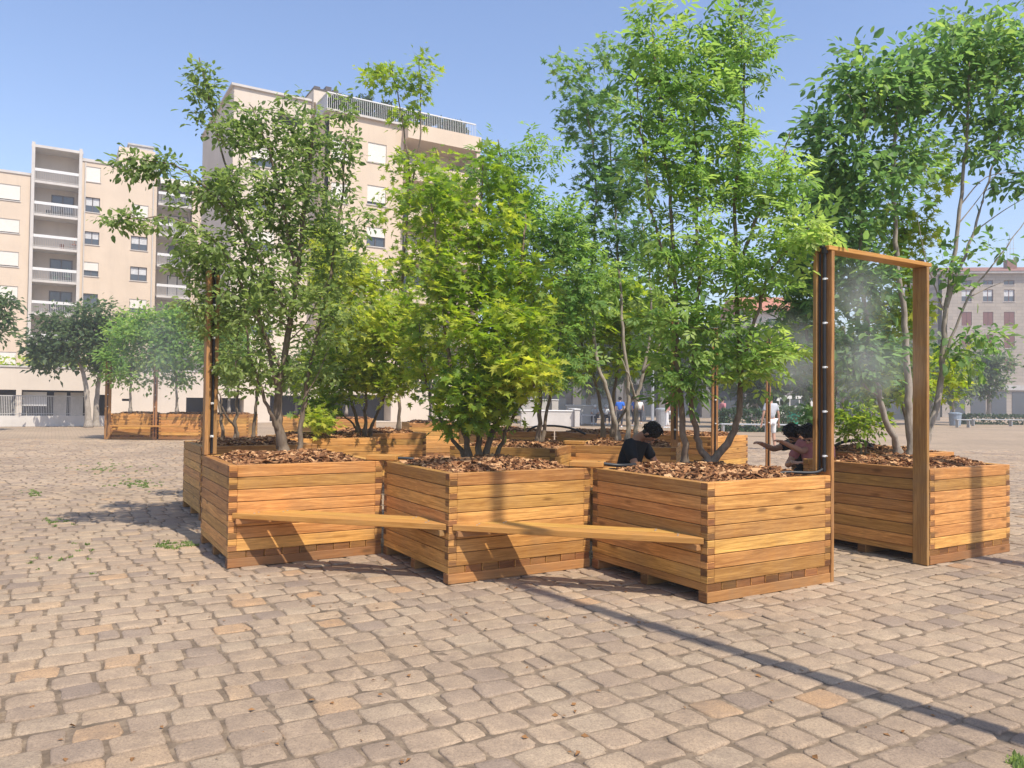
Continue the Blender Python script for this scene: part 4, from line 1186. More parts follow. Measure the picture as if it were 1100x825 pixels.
def block(root, u0, u1, d0, d1, z0, z1, mat, name='wall', front=True):
    """closed volume without its front (the front is a pierced wall)"""
    b = MB()
    p = lambda u, d, z: (u, d, z)
    b.quad(p(u0, d1, z0), p(u0, d0, z0), p(u0, d0, z1), p(u0, d1, z1))
    b.quad(p(u1, d0, z0), p(u1, d1, z0), p(u1, d1, z1), p(u1, d0, z1))
    b.quad(p(u1, d1, z0), p(u0, d1, z0), p(u0, d1, z1), p(u1, d1, z1))
    b.quad(p(u0, d0, z1), p(u1, d0, z1), p(u1, d1, z1), p(u0, d1, z1))
    if front: b.quad(p(u0, d0, z0), p(u1, d0, z0), p(u1, d0, z1), p(u0, d0, z1))
    return b.build(name, [M[mat]], root)

# --- left apartment block
OL = at(38, 300, 64.0); OL.z = 0
rl = empty('apartment_building', OL, GA, 'peach apartment block on the left with a stack of white balconies', 'building')
F1 = Facade(rl, OL, GA)
_, roofz = F1.uz(40, 158)
st = 2.77
u_b1 = F1.uz(84, 300)[0]
slabs = [F1.uz(42, y)[1] for y in (196, 233, 269, 304, 339)]
top_s = slabs[0] + 0.1
flo = [top_s - st * k for k in range(7)]
op = []
wins = []
for (xa, xb, rows) in ((91, 107, [(178, 194, 1, 0), (211, 227, 0, 1), (248, 262, 0, 1), (281, 296, .6, 0), (315, 331, 0, 0)]), (141, 159, [(219, 234, 1, 0), (253, 268, 0, 1), (286, 301, 0, 1), (321, 335, .7, 0)])):
    ua, ub = F1.uz(xa, 240)[0], F1.uz(xb, 240)[0]
    for (ya, yb, sh, cu) in rows:
        z1_, z0_ = F1.uz(xa, ya)[1], F1.uz(xa, yb)[1]
        op.append((ua, ub, z0_, z1_)); wins.append((ua, ub, z0_, z1_, sh, cu))
ur = F1.uz(168, 240)[0]
F1.wall(u_b1, ur, 0, roofz - 0.6, op, 'peach')
for w_ in wins: F1.window(*w_[:4], shut=w_[4], curtain=bool(w_[5]))
block(rl, u_b1, ur, 0.9, 12, 0, roofz - 0.6, 'peach', front=False)
b = MB(); b.box(u_b1 - .02, ur + .05, -0.08, 12, roofz - 0.6, roofz - 0.35); b.build('roof_edge', [M['concrete']], rl)
# balcony stack one
block(rl, -0.35, u_b1, 1.5, 12, 0, roofz - .1, 'cream')
for x in (-0.35, u_b1 - 0.02):
    b = MB(); b.box(x - 0.12, x + 0.12, -0.45, 1.6, 3, roofz + 0.3); b.build('fin_wall', [M['concrete']], rl)
b = MB(); b.box(-0.5, u_b1 + 0.15, -0.4, 12, roofz - 0.1, roofz + 0.12); b.build('roof', [M['concrete']], rl)
for k, z in enumerate(flo):
    F1.loggia(-0.22, u_b1 - 0.14, z, st, open_=k in (1, 3, 4), door=k not in (0, 2))
# leftmost lower wing
ulw = F1.uz(-60, 240)[0]
zl = F1.uz(20, 187)[1]
opl, wl = [], []
for (ya, yb) in ((198, 215), (235, 250), (270, 286), (307, 322), (378, 392)):
    z1_, z0_ = F1.uz(10, ya)[1], F1.uz(10, yb)[1]
    for (xa, xb) in ((-4, 21), (-50, -26)):
        ua, ub = F1.uz(xa, 240)[0], F1.uz(xb, 240)[0]
        opl.append((ua, ub, z0_, z1_))
F1.wall(ulw, -0.5, 0, zl, opl, 'peach')
for o_ in opl: F1.window(*o_, shut=.93)
block(rl, ulw, -0.5, 0.9, 12, 0, zl, 'peach', front=False)
b = MB(); b.box(ulw, -0.48, -0.08, 12, zl, zl + 0.2); b.build('roof_edge', [M['concrete']], rl)
# second balcony stack, continuing wing behind the elm
u2 = F1.uz(206, 240)[0]; u3 = F1.uz(262, 240)[0]
block(rl, ur, u2, 1.5, 12, 0, roofz - 1.3, 'cream')
for k, z in enumerate(flo): F1.loggia(ur + 0.1, u2 - 0.1, z - 0.55, st, open_=k % 2 == 0)
b = MB(); b.box(ur, u2 + .2, -0.4, 12, roofz - 1.3, roofz - 1.1); b.build('roof', [M['concrete']], rl)
opl = []
for k in range(6): opl.append((u2 + 1.2, u2 + 2.6, flo[k] + .3, flo[k] + 1.6))
F1.wall(u2, u3, 0, roofz - 1.3, opl, 'peach')
for o_ in opl: F1.window(*o_, shut=.5)
block(rl, u2, u3, 0.9, 12, 0, roofz - 1.3, 'peach', front=False)
for x in (ulw + .6, u_b1 + .35, ur - .3):
    b = MB(); b.tube([(x, -.07, 0.2), (x, -.07, (zl if x < 0 else roofz - .6) - .1)], .055, 8); b.build('drainpipe', [M['concrete']], rl)
M['awn'] = plain('awning_cloth', (0.62, 0.58, 0.50), .8, .1, .1)
M['awn2'] = plain('green_awning_cloth', (0.10, 0.20, 0.16), .8, .1, .1)
for (x0, x1, zz, mt) in ((ur + .2, u2 - .2, flo[0] - .55 + 2.4, 'awn'),):
    b = MB()
    b.quad((x0, 0.2, zz), (x0, -0.75, zz - .5), (x1, -0.75, zz - .5), (x1, 0.2, zz)); b.quad((x0, -0.75, zz - .5), (x0, -0.76, zz - .75), (x1, -0.76, zz - .75), (x1, -0.75, zz - .5))
    b.build('awning', [M[mt]], rl)
for k, (xf, col_) in enumerate(((.25, 'dark'), (.6, 'tile_b'), (.45, 'awn2'), (.15, 'awn'))):
    if col_ == 'tile_b': M['tile_b'] = plain('terracotta_pot', (0.30, 0.12, 0.07), .8, .1)
    b = MB(); xx = u_b1 * xf; b.tube([(xx, .2, flo[k + 1] + .01), (xx, .2, flo[k + 1] + .45)], [.16, .2], 8); b.tube([(xx + .9, .3, flo[k + 1] + .01), (xx + .9, .3, flo[k + 1] + 1.25)], [.03, .02], 6); b.box(xx + .7, xx + 1.1, .1, .5, flo[k + 1] + .5, flo[k + 1] + .56)
    b.build('balcony_furniture', [M[col_]], rl)
# roof house
ua, zc = F1.uz(128, 157, 3.0); ub = F1.uz(167, 160, 3.0)[0]
block(rl, ua, ub, 3, 9, roofz - 0.4, zc, 'peach', name='roof_house')
b = MB(); b.box(ub - 2.2, ub - 0.2, 3.2, 4.2, zc, zc + .35); b.box(ub - 2.3, ub - 0.1, 3.1, 4.3, zc + .35, zc + .5); b.build('chimney', [M['railing']], rl)

# --- middle apartment block
OM = at(351, 300, 50.0); OM.z = 0
rm_ = empty('apartment_building', OM, GA, 'taller peach apartment block at the centre with a planted roof terrace', 'building')
F2 = Facade(rm_, OM, GA)
zr = F2.uz(352, 119)[1]
uB = F2.uz(433, 200)[0]; uE = F2.uz(508, 200)[0]
op, wins = [], []
for (xa, xb, rows) in ((355, 373, (149, 195, 240, 285, 330)), (394, 414, (152, 198, 243, 288, 333))):
    ua, ub = F2.uz(xa, 240)[0], F2.uz(xb, 240)[0]
    for k, ya in enumerate(rows):
        z1_ = F2.uz(xa, ya)[1]; z0_ = z1_ - 1.3
        op.append((ua, ub, z0_, z1_)); wins.append((ua, ub, z0_, z1_, (.97, .85, .5, .9, .6)[k]))
F2.wall(0, uB, 0, zr, op, 'peach')
for w_ in wins: F2.window(*w_[:4], shut=w_[4])
block(rm_, 0, uB, 0.9, 13, 0, zr, 'peach', front=False)
block(rm_, uB, uE, 1.4, 13, 0, zr, 'cream')
b = MB(); b.box(uE - 0.2, uE + 0.1, -0.9, 13, 0, zr); b.build('fin_wall', [M['peach']], rm_)
z = zr - 0.95
b = MB(); b.box(uB - 0.1, uE + 0.12, -1.0, 1.4, z - 0.1, zr - 0.003); b.build('terrace_band', [M['peach']], rm_)
for k in range(7):
    zz = zr - 0.95 - 2.8 * (k + 1)
    if zz < 2: break
    b = MB(); b.box(uB, uE - 0.2, -1.0, 1.4, zz - 0.15, zz); f_ = b.build('balcony', [M['peach']], rm_)
    b = MB(); b.box(uB, uE - 0.2, -1.0, -0.88, zz + 0.002, zz + 0.95); b.build('parapet', [M['peach']], f_)
    for (d0, d1) in ((uB + .6, uB + 2.4), (uB + 4.4, uB + 6.8)):
        b = MB(); b.box(d0, d1, 1.30, 1.38, zz + .02, zz + 2.15); dd = b.build('glazed_door', [M['frame']], f_)
        dm = (d0 + d1) / 2
        for (x0, x1) in ((d0 + .08, dm - .05), (dm + .05, d1 - .08)):
            b = MB(); b.box(x0, x1, 1.27, 1.298, zz + .1, zz + 2.08); b.build('pane', [M['glass'] if k % 2 else M['curtain']], dd)
b = MB(); b.box(-0.25, uE + 0.15, -0.22, 13, zr, zr + 0.14); b.build('roof_edge', [M['concrete']], rm_)
b = MB()
zt_ = zr + 0.14
L = uE
n = 80
for k in range(n + 1): b.box(-0.2 + (L + .3) * k / n - .011, -0.2 + (L + .3) * k / n + .011, -0.15, -0.13, zt_, zt_ + 1.0)
b.box(-0.2, L + .1, -0.18, -0.10, zt_ + 1.0, zt_ + 1.08)
for k in range(30): b.box(-0.2, -0.16, -0.1 + k * .12, -0.06 + k * .12, zt_, zt_ + 1.0)
b.box(-0.22, -0.14, -.1, 3.6, zt_ + 1.0, zt_ + 1.08)
b.build('terrace_railing', [M['white']], rm_)
ua = F2.uz(337, 100, 2.6)[0]; ub = F2.uz(366, 100, 2.6)[0]; zc = F2.uz(345, 97, 2.6)[1]
block(rm_, ua, ub, 2.6, 6.5, zr + .1, zc, 'cream', name='chimney_stack')
b = MB()
b.box(ua + .1, ua + .5, 2.8, 3.4, zc, zc + .3); b.box(ua + .9, ua + 1.3, 2.8, 3.4, zc, zc + .45); b.box(ub - .5, ub - .1, 2.8, 3.4, zc, zc + .3)
b.box(ua - .05, ub + .05, 2.55, 6.5, zc + .001, zc + .08); b.build('chimney_caps', [M['frame']], rm_)
# left wing of the middle block
uw0, zw = F2.uz(251, 92, 3.0); uw1 = F2.uz(334, 100, 3.0)[0]
opw = [(uw0 + 2.9, uw0 + 4.6, zw - 1.9, zw - 1.3)] + [(uw0 + 1.2, uw0 + 2.8, zw - 5 - 2.8 * k, zw - 3.7 - 2.8 * k) for k in range(5)]
F2.wall(uw0, uw1 + .4, 0, zw, opw, 'cream', d=3.0)
for o_ in opw[1:]: F2.window(*o_, shut=.6, d=3.0)
block(rm_, uw0, uw1 + .4, 3.9, 15, 0, zw, 'cream', front=False)
block(rm_, uw0, uw0 + .05, 3.0, 3.9, 0, zw, 'cream')
b = MB(); b.box(uw0 - .15, uw1 + .5, 2.85, 15, zw, zw + .15); b.build('roof_edge', [M['concrete']], rm_)
# plants on the roof terrace
def foliage_box(name, c, hx, hy, hz, n, size, label, mat='hedge', tone=.4, cat='hedge', rz=0.0, shape='simple'):
    pos = rng.uniform(-1, 1, (n, 3)) 
    # push leaves towards the surface so that it reads as a clipped volume
    ax_ = rng.integers(0, 3, n); sg = np.sign(pos[np.arange(n), ax_]); pos[np.arange(n), ax_] = sg * rng.uniform(.8, 1.06, n)
    pos[:, 2] = np.abs(pos[:, 2]) * 2 - 1 if False else pos[:, 2]
    pos = pos * np.array([hx, hy, hz]) + np.array([0, 0, hz])
    o_ = leaves_mesh(name, pos, rng.normal(0, 1, (n, 3)), rng.normal(0, 1, (n, 3)), size * rng.uniform(.6, 1.3, n), np.clip(tone + rng.normal(0, .1, n), 0, 1), shape, mat, None)
    o_.location = c; o_.rotation_euler = (0, 0, rz)
    return tag(o_, label, cat)
c_ = F2.O + F2.r * (uE * .48) + F2.n * 0.6
foliage_box('terrace_hedge', (c_.x, c_.y, zr + .14), uE * .44, .35, .55, 5200, .28, 'clipped dark hedge behind the roof terrace railing', tone=.35, rz=GA)
for (x, hh, lab) in ((3.0, 1.9, 'taller shrub left on the roof terrace'), (4.6, 1.7, 'bushy shrub on the roof terrace beside the chimneys'), (10.3, 1.2, 'low round shrub on the roof terrace')):
    p = F2.O + F2.r * x + F2.n * 1.6; p.z = zr + .14
    r_ = empty('terrace_shrub', p, 0, lab, 'shrub', 'shrubs on the roof terrace')
    b = MB(); b.tube([(0, 0, 0), (0, 0, hh * .6)], .04, 5); b.build('trunk', [M['bark']], r_)
    n = 420; d = rng.normal(0, 1, (n, 3)); d /= np.linalg.norm(d, axis=1, keepdims=True); d *= rng.random((n, 1)) ** .4
    leaves_mesh('crown', d * np.array([.75, .6, hh * .42]) + np.array([0, 0, hh * .75]), rng.normal(0, 1, (n, 3)), rng.normal(0, 1, (n, 3)), .26 * rng.uniform(.6, 1.3, n), np.full(n, .35), 'simple', 'hedge', r_)

# --- low garage block and its wall
OG = at(-40, 420, 38.0); OG.z = 0
rg_ = empty('garage_building', OG, GA, 'low pale garage block with dark openings below the left apartments', 'building')
F3 = Facade(rg_, OG, GA)
zg = F3.uz(40, 395)[1]; zo1 = F3.uz(40, 419)[1]
def U(px): return F3.uz(px, 430)[0]
ops = [(U(-30), U(17), 0.05, zo1), (U(23), U(96), 0.05, zo1), (U(105), U(114), .05, zo1 - .2), (U(131), U(140), 1.2, zo1 - .4), (U(200), U(222), .6, zo1 - .3), (U(236), U(262), .6, zo1 - .3), (U(290), U(330), .05, zo1 - .1), (U(350), U(420), .05, zo1)]
F3.wall(-2, U(520), 0, zg, ops, 'cream', reveal=1.2)
block(rg_, -2, U(520), 2.6, 9, 0, zg, 'cream', front=False)
for o_ in ops:
    b = MB(); b.quad((o_[0], 1.19, o_[2]), (o_[1], 1.19, o_[2]), (o_[1], 1.19, o_[3]), (o_[0], 1.19, o_[3])); b.build('recess_shade', [M['dark']], rg_)  # near-black sheet stands in for the shade inside each opening
b = MB(); b.box(U(24), U(50), 0.5, 0.6, .9, zo1 - .1); b.build('garage_door', [M['white']], rg_)
for (q0, q1) in ((58, 72), (76, 90)):
    b = MB(); b.box(U(q0), U(q1), 0.9, 1.0, .1, zo1 - .1); b.build('metal_door', [M['railing']], rg_)
b = MB(); b.box(-2, U(520), -.05, 2.7, zg, zg + .08); b.build('roof_edge', [M['concrete']], rg_)
p = F3.O + F3.r * (U(30)) + F3.n * .6
foliage_box('planting_strip', (p.x, p.y, zg + .08), 5.2, .4, .22, 1500, .2, 'yellow green planting along the top of the garage block', mat='leaf_maple', tone=.7, cat='planting', rz=GA)
# dwarf wall with railing
OW = at(-40, 420, 34.4); OW.z = 0
rw_ = empty('dwarf_wall', OW, GA, 'low white stained wall with vertical bar railing at the left', 'wall')
F4 = Facade(rw_, OW, GA)
ue = F4.uz(92, 450)[0]
b = MB(); b.box(0, ue, 0, .3, 0, .5); b.build('wall', [M['concrete']], rw_)
b = MB()
n = 70
for k in range(n): b.box(.1 + (ue - .2) * k / n, .13 + (ue - .2) * k / n, .13, .16, .5, 1.4)
b.box(0, ue, .12, .17, 1.4, 1.45); b.box(0, ue, .12, .17, .58, .61); b.build('railing', [M['railing']], rw_)
b = MB(); u5, u6 = F4.uz(104, 450)[0], F4.uz(112, 450)[0]; b.box(u5, u5 + 7, 0, .3, 0, .5)
o_ = b.build('dwarf_wall', [M['concrete']]); o_.location = OW; o_.rotation_euler = (0, 0, GA); tag(o_, 'short low pale wall right of the two street tree trunks', 'wall')

# --- right stone building
OR = at(1012, 440, 99.0); OR.z = 0
rr_ = empty('stone_building', OR, R_(-6), 'tan stone building with red brown shutters and roof at the right edge', 'building')
F5 = Facade(rr_, OR, R_(-6))
ze = F5.uz(1060, 294)[1]
op, wins = [], []
for (xa, xb) in ((1033, 1044), (1056, 1067), (1078.5, 1090), (1101, 1112)):
    ua, ub = F5.uz(xa, 350)[0], F5.uz(xb, 350)[0]
    for k, (ya, yb) in enumerate(((301, 306), (311, 324), (335, 350), (360, 374), (385, 399))):
        z1_, z0_ = F5.uz(xa, ya)[1], F5.uz(xa, yb)[1]
        op.append((ua, ub, z0_, z1_)); wins.append((k, ua, ub, z0_, z1_))
F5.wall(0, 16, 0, ze, op, 'stonew')
for (k, ua, ub, z0_, z1_) in wins:
    w_ = F5.window(ua, ub, z0_, z1_, curtain=(k == 1), frame='redwood')
    if k >= 2:
        b = MB(); b.box(ua + .05, (ua + ub) / 2 - .02, .04, .09, z0_ + .03, z1_ - .03); b.box((ua + ub) / 2 + .02, ub - .05, .04, .09, z0_ + .03, z1_ - .03); b.build('shutter', [M['redwood']], w_)
block(rr_, 0, 16, 1.2, 12, 0, ze, 'stonew', front=False)
b = MB(); b.box(-.5, 16.5, -.6, 12.5, ze, ze + .25); b.build('cornice', [M['concrete']], rr_)
b = MB(); zq = ze + .25
b.quad((-.6, -.7, zq), (16.6, -.7, zq), (16.6, 6, zq + 1.6), (-.6, 6, zq + 1.6)); b.quad((16.6, 12.6, zq), (-.6, 12.6, zq), (-.6, 6, zq + 1.6), (16.6, 6, zq + 1.6))
b.quad((-.6, 12.6, zq), (-.6, -.7, zq), (-.6, 6, zq + 1.6), (-.6, 6, zq + 1.6)); b.quad((16.6, -.7, zq), (16.6, 12.6, zq), (16.6, 6, zq + 1.6), (16.6, 6, zq + 1.6))
b.build('roof', [M['tile']], rr_)
for x in (9.5, 15.0):
    b = MB(); b.box(x, x + 1.2, 3, 4, zq + .4, zq + 2.1); ch_ = b.build('chimney', [M['tile']], rr_)
    b = MB()
    for q in (0.2, .6, 1.0): b.tube([(x + q, 3.5, zq + 2.1), (x + q, 3.5, zq + 4.2 + q)], .03, 4)
    b.box(x - .3, x + 1.3, 3.48, 3.52, zq + 3.6, zq + 3.64); b.build('aerial', [M['railing']], ch_)
za = F5.uz(1095, 416)[1]
b = MB(); b.box(.2, 15.8, -.25, -.003, za - .4, za + .25); b.build('shop_fascia', [M['railing']], rr_)
b = MB()
for k in range(6): b.box(1 + k * 2.5, 2.8 + k * 2.5, -.06, -.004, .3, za - .6)
b.build('shop_window', [M['glass']], rr_)

# --- orange roofed building between trees
OO = at(806, 440, 92.0); OO.z = 0
ro_ = empty('tiled_roof_building', OO, R_(4), 'cream building with an orange tiled roof glimpsed between the trees', 'building')
F6 = Facade(ro_, OO, R_(4))
ze = F6.uz(838, 335)[1]; uo = F6.uz(868, 340)[0]
op = []
for px in (829, 850): 
    for (ya, yb) in ((341, 350), (368, 380), (395, 408)):
        op.append((F6.uz(px - 4, 345)[0], F6.uz(px + 4, 345)[0], F6.uz(px, yb)[1], F6.uz(px, ya)[1]))
for k in range(1):
    for zz in (3.2, 6.2, 9.0): op.append((.4 + k * 3.2, 1.2 + k * 3.2, zz, zz + 1.6))
F6.wall(0, uo, 0, ze, op, 'cream')
for o_ in op: F6.window(*o_, shut=.15 if o_[0] < 20 else 0)
block(ro_, 0, uo, 1.2, 12, 0, ze, 'cream', front=False)
b = MB(); b.quad((-.5, -.8, ze), (uo + .5, -.8, ze), (uo + .5, 6, ze + 2.6), (-.5, 6, ze + 2.6)); b.quad((uo + .5, 12.8, ze), (-.5, 12.8, ze), (-.5, 6, ze + 2.6), (uo + .5, 6, ze + 2.6))
b.quad((-.5, 12.8, ze), (-.5, -.8, ze), (-.5, 6, ze + 2.6), (-.5, 6, ze + 2.6)); b.quad((uo + .5, -.8, ze), (uo + .5, 12.8, ze), (uo + .5, 6, ze + 2.6), (uo + .5, 6, ze + 2.6))
M['tile_orange'] = plain('orange_tiles', (0.42, 0.17, 0.10), 0.85, 0.2, 0.25, 4)
b.build('roof', [M['tile_orange']], ro_)

# --- shaded shop fronts behind the plaza trees
OD = at(520, 440, 74.0); OD.z = 0
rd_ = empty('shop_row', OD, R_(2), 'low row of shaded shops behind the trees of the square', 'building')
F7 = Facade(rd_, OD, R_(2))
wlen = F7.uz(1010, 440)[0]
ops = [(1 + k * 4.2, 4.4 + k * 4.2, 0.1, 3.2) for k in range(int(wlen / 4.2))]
M['shade'] = facade_mat('shaded_shop_render', (0.17, 0.16, 0.15), .15, .6)  # shade on the shop fronts is put into this dark wall colour
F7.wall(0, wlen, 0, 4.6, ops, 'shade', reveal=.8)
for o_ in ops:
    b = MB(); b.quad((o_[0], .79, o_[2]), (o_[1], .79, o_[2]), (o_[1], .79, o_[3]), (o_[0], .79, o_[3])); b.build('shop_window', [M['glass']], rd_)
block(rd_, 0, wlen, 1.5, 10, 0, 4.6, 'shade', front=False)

# ------------------------------------------------------------------ middle distance furniture
def wblock(px0, px1, Y, h, depth, label, mat='concrete', rz=R_(3)):
    p = ypos(px0, Y); q = ypos(px1, Y)
    r_ = empty('concrete_wall', p, rz, label, 'wall', 'low concrete walls of the square')
    L = q.x - p.x
    b = MB(); b.box(0, L, 0, depth, 0, h - .08, .02); b.build('wall', [M[mat]], r_)
    b = MB(); b.box(-.04, L + .04, -.04, depth + .04, h - .078, h, .02); b.build('coping', [M['white']], r_)
wblock(560, 617, 44, .95, .6, 'low pale concrete wall above the far planters at the centre')
wblock(617.5, 623, 43.9, 1.05, 2.5, 'square end pier of the low pale concrete wall')
wblock(609, 641, 50, 1.25, .4, 'higher grey wall behind the two seated people')
wblock(560, 600, 56, 1.6, .4, 'farthest pale wall panel with a dark opening, at the left of the low walls')

def hedge(px0, px1, Y, h, d, label, tone=.3):
    p0, p1 = ypos(px0, Y), ypos(px1, Y)
    c = (p0 + p1) / 2
    foliage_box('hedge', (c.x, c.y, 0), (p1.x - p0.x) / 2, d / 2, h / 2, int(900 + 260 * (p1.x - p0.x)), .2, label, tone=tone)
hedge(1030, 1130, 62, .75, .8, 'clipped dark hedge in front of the stone building')
hedge(775, 832, 40, 1.1, .8, 'dark hedge behind the man in white shorts', .3)
hedge(828, 862, 41, 1.25, 1.2, 'paler feathery hedge left of the bent heads', .8)
# long low rail benches at the far side
def rail(px0, px1, Y, label, h=.45):
    p0, p1 = ypos(px0, Y), ypos(px1, Y)
    r_ = empty('metal_bench', p0, 0, label, 'bench', 'low metal benches of the square')
    L = p1.x - p0.x
    b = MB(); b.box(0, L, 0, .4, h, h + .06, .01); b.build('seat', [M['steel']], r_)
    for k in range(max(2, int(L / 2.5) + 1)):
        x = .1 + (L - .25) * k / max(1, int(L / 2.5))
        b = MB(); b.box(x, x + .06, .04, .36, 0, h - .002, .005); b.build('leg', [M['steel']], r_)
rail(1045, 1130, 57, 'long grey low rail in front of the clipped hedge')
rail(1028, 1044, 52, 'short pale bench left of the long low rail', .5)
rail(775, 860, 34, 'pale low rail crossing behind the man in white shorts', .5)
rail(623, 640, 47, 'thin low rail left of the two seated people', .6)

def lamp(x, y, h, r, label, group=None):
    r_ = empty('lamp_post', (x, y, 0), 0, label, 'lamp post', group)
    b = MB(); b.tube([(0, 0, 0), (0, 0, .35)], [r * 1.6, r * 1.5], 16); b.build('base', [M['steel']], r_)
    b = MB(); b.tube([(0, 0, .35), (0, 0, h * .5), (0, 0, h)], [r, r * .92, r * .8], 16); b.build('pole', [M['steel']], r_, smooth=False)
    b = MB(); b.box(-.35, .35, -.12, .12, h, h + .09, .02); hd = b.build('lamp_head', [M['steel']], r_)
lamp(3.45 + .05, 1.8 + .04, 10.5, .078, 'tall slim grey lamp post standing right of the viewer', 'lamp posts near the viewer')
lamp(7.72, 3.42, 11.5, .125, 'thick grey lamp post standing far right of the viewer', 'lamp posts near the viewer')
p = ypos(701, 38); lamp(p.x, p.y, 7.5, .075, 'pale distant lamp pole right of the blue jacket')
p = ypos(692, 60); lamp(p.x, p.y, 7.5, .10, 'faint distant pole between the trees at the centre')

def litter_bin(px, Y, label, mat, h=1.0, w=.25):
    r_ = empty('litter_bin', ypos(px, Y), 0, label, 'bin')
    b = MB(); b.tube([(0, 0, 0.03), (0, 0, h * .85)], [w * .85, w], 14); b.build('body', [M[mat]], r_)
    b = MB(); b.tube([(0, 0, h * .852), (0, 0, h * .93), (0, 0, h)], [w * 1.08, w * 1.08, w * .6], 14); b.build('lid', [M[mat]], r_)
M['green'] = plain('green_plastic', (0.02, 0.38, 0.22), .5, .4)
M['binblue'] = plain('blue_grey_metal', (0.22, 0.27, 0.33), .5, .4)
litter_bin(711, 46, 'grey cylindrical litter bin right of the distant lamp pole', 'steel', 1.15, .36)
litter_bin(1026, 56, 'blue grey round bin at the left end of the far hedge', 'binblue', 1.0, .42)
litter_bin(853, 44, 'bright green bin standing left of the gateway post', 'green', 1.05, .42)

# white van in the distance behind the mist
def van(px, Y, label):
    r_ = empty('parked_van', ypos(px, Y), R_(20), label, 'van')
    b = MB()
    prof = [(-2.2, .35), (-2.2, 1.95), (-1.9, 2.15), (1.0, 2.15), (1.7, 1.3), (2.35, 1.1), (2.4, .35)]
    n = len(prof); vs = []
    for y in (-.95, .95):
        for (x, z) in prof: vs.append((x, y * (.93 if z > 1.5 else 1), z))
    fs = [list(range(n)), [n + k for k in range(n)][::-1]] + [[k, n + k, n + (k + 1) % n, (k + 1) % n] for k in range(n)]
    fs = [f[::-1] for f in fs]
    b._add(vs, fs, [[(vs[i][0], vs[i][2]) for i in f] for f in fs], .5, [0] * len(fs)); b.build('body', [M['white']], r_)
    b = MB()
    b.box(.1, 1.1, -.97, -.935, 1.35, 1.9); b.box(-1.9, -1.0, -.97, -.935, 1.35, 1.9); b.box(-.85, -.05, -.97, -.935, 1.35, 1.9); b.build('side_window', [M['glass']], r_)
    for x in (-1.4, 1.5):
        for y in (-.97, .77):
            b = MB(); b.tube([(x, y, .34), (x, y + .2, .34)], .34, 16); wh_ = b.build('wheel', [M['black']], r_)
            b = MB(); b.tube([(x, y - .01, .34), (x, y + .21, .34)], .18, 12); b.build('rim', [M['steel']], wh_)
van(850, 64, 'white parked van glimpsed in the mist left of the gateway')

# ------------------------------------------------------------------ people
M['skin'] = plain('skin', (0.42, 0.21, 0.13), .55, .3, .06)
M['skin2'] = plain('skin_fair', (0.50, 0.28, 0.19), .55, .3, .06)
M['hair'] = plain('black_hair', (0.012, 0.010, 0.009), .6, .3, .3, 30)
M['tblack'] = plain('black_cotton', (0.018, 0.019, 0.022), .85, .15, .2, 20)
M['tpink'] = plain('pink_cotton', (0.48, 0.19, 0.20), .85, .15, .12, 12)
M['tgrey'] = plain('grey_cotton', (0.45, 0.46, 0.48), .85, .15, .12, 12)
M['twhite'] = plain('white_cotton', (0.72, 0.71, 0.70), .85, .15, .05, 12)
M['tblue'] = plain('blue_jacket', (0.03, 0.14, 0.55), .8, .2, .1, 12)
M['tdark'] = plain('dark_trousers', (0.03, 0.033, 0.045), .85, .15, .2, 12)

def skin_mesh(name, verts, edges, radii, mat, parent, sub=2, root=0):
    me = bpy.data.meshes.new(name)
    me.from_pydata([tuple(v) for v in verts], edges, [])
    o = bpy.data.objects.new(name, me); link(o)
    md = o.modifiers.new('skin', 'SKIN'); md.use_smooth_shade = True
    if not me.skin_vertices: 
        me.attributes.new  # layer is made by the modifier below
    if len(me.skin_vertices) == 0:
        import bmesh
        bm = bmesh.new(); bm.from_mesh(me); bm.verts.layers.skin.verify(); bm.to_mesh(me); bm.free()
    sv = me.skin_vertices[0].data
    for i, r in enumerate(radii):
        sv[i].radius = (r, r) if not hasattr(r, '__len__') else r
        sv[i].use_root = (i == root)
    s2 = o.modifiers.new('sub', 'SUBSURF'); s2.levels = sub; s2.render_levels = sub
    dg = bpy.context.evaluated_depsgraph_get()
    nm = bpy.data.meshes.new_from_object(o.evaluated_get(dg))
    bpy.data.objects.remove(o)
    nm.materials.clear(); nm.materials.append(M[mat])
    nm.polygons.foreach_set('use_smooth', np.ones(len(nm.polygons), dtype=bool))
    r_ = bpy.data.objects.new(name, nm); link(r_); r_.parent = parent
    return r_

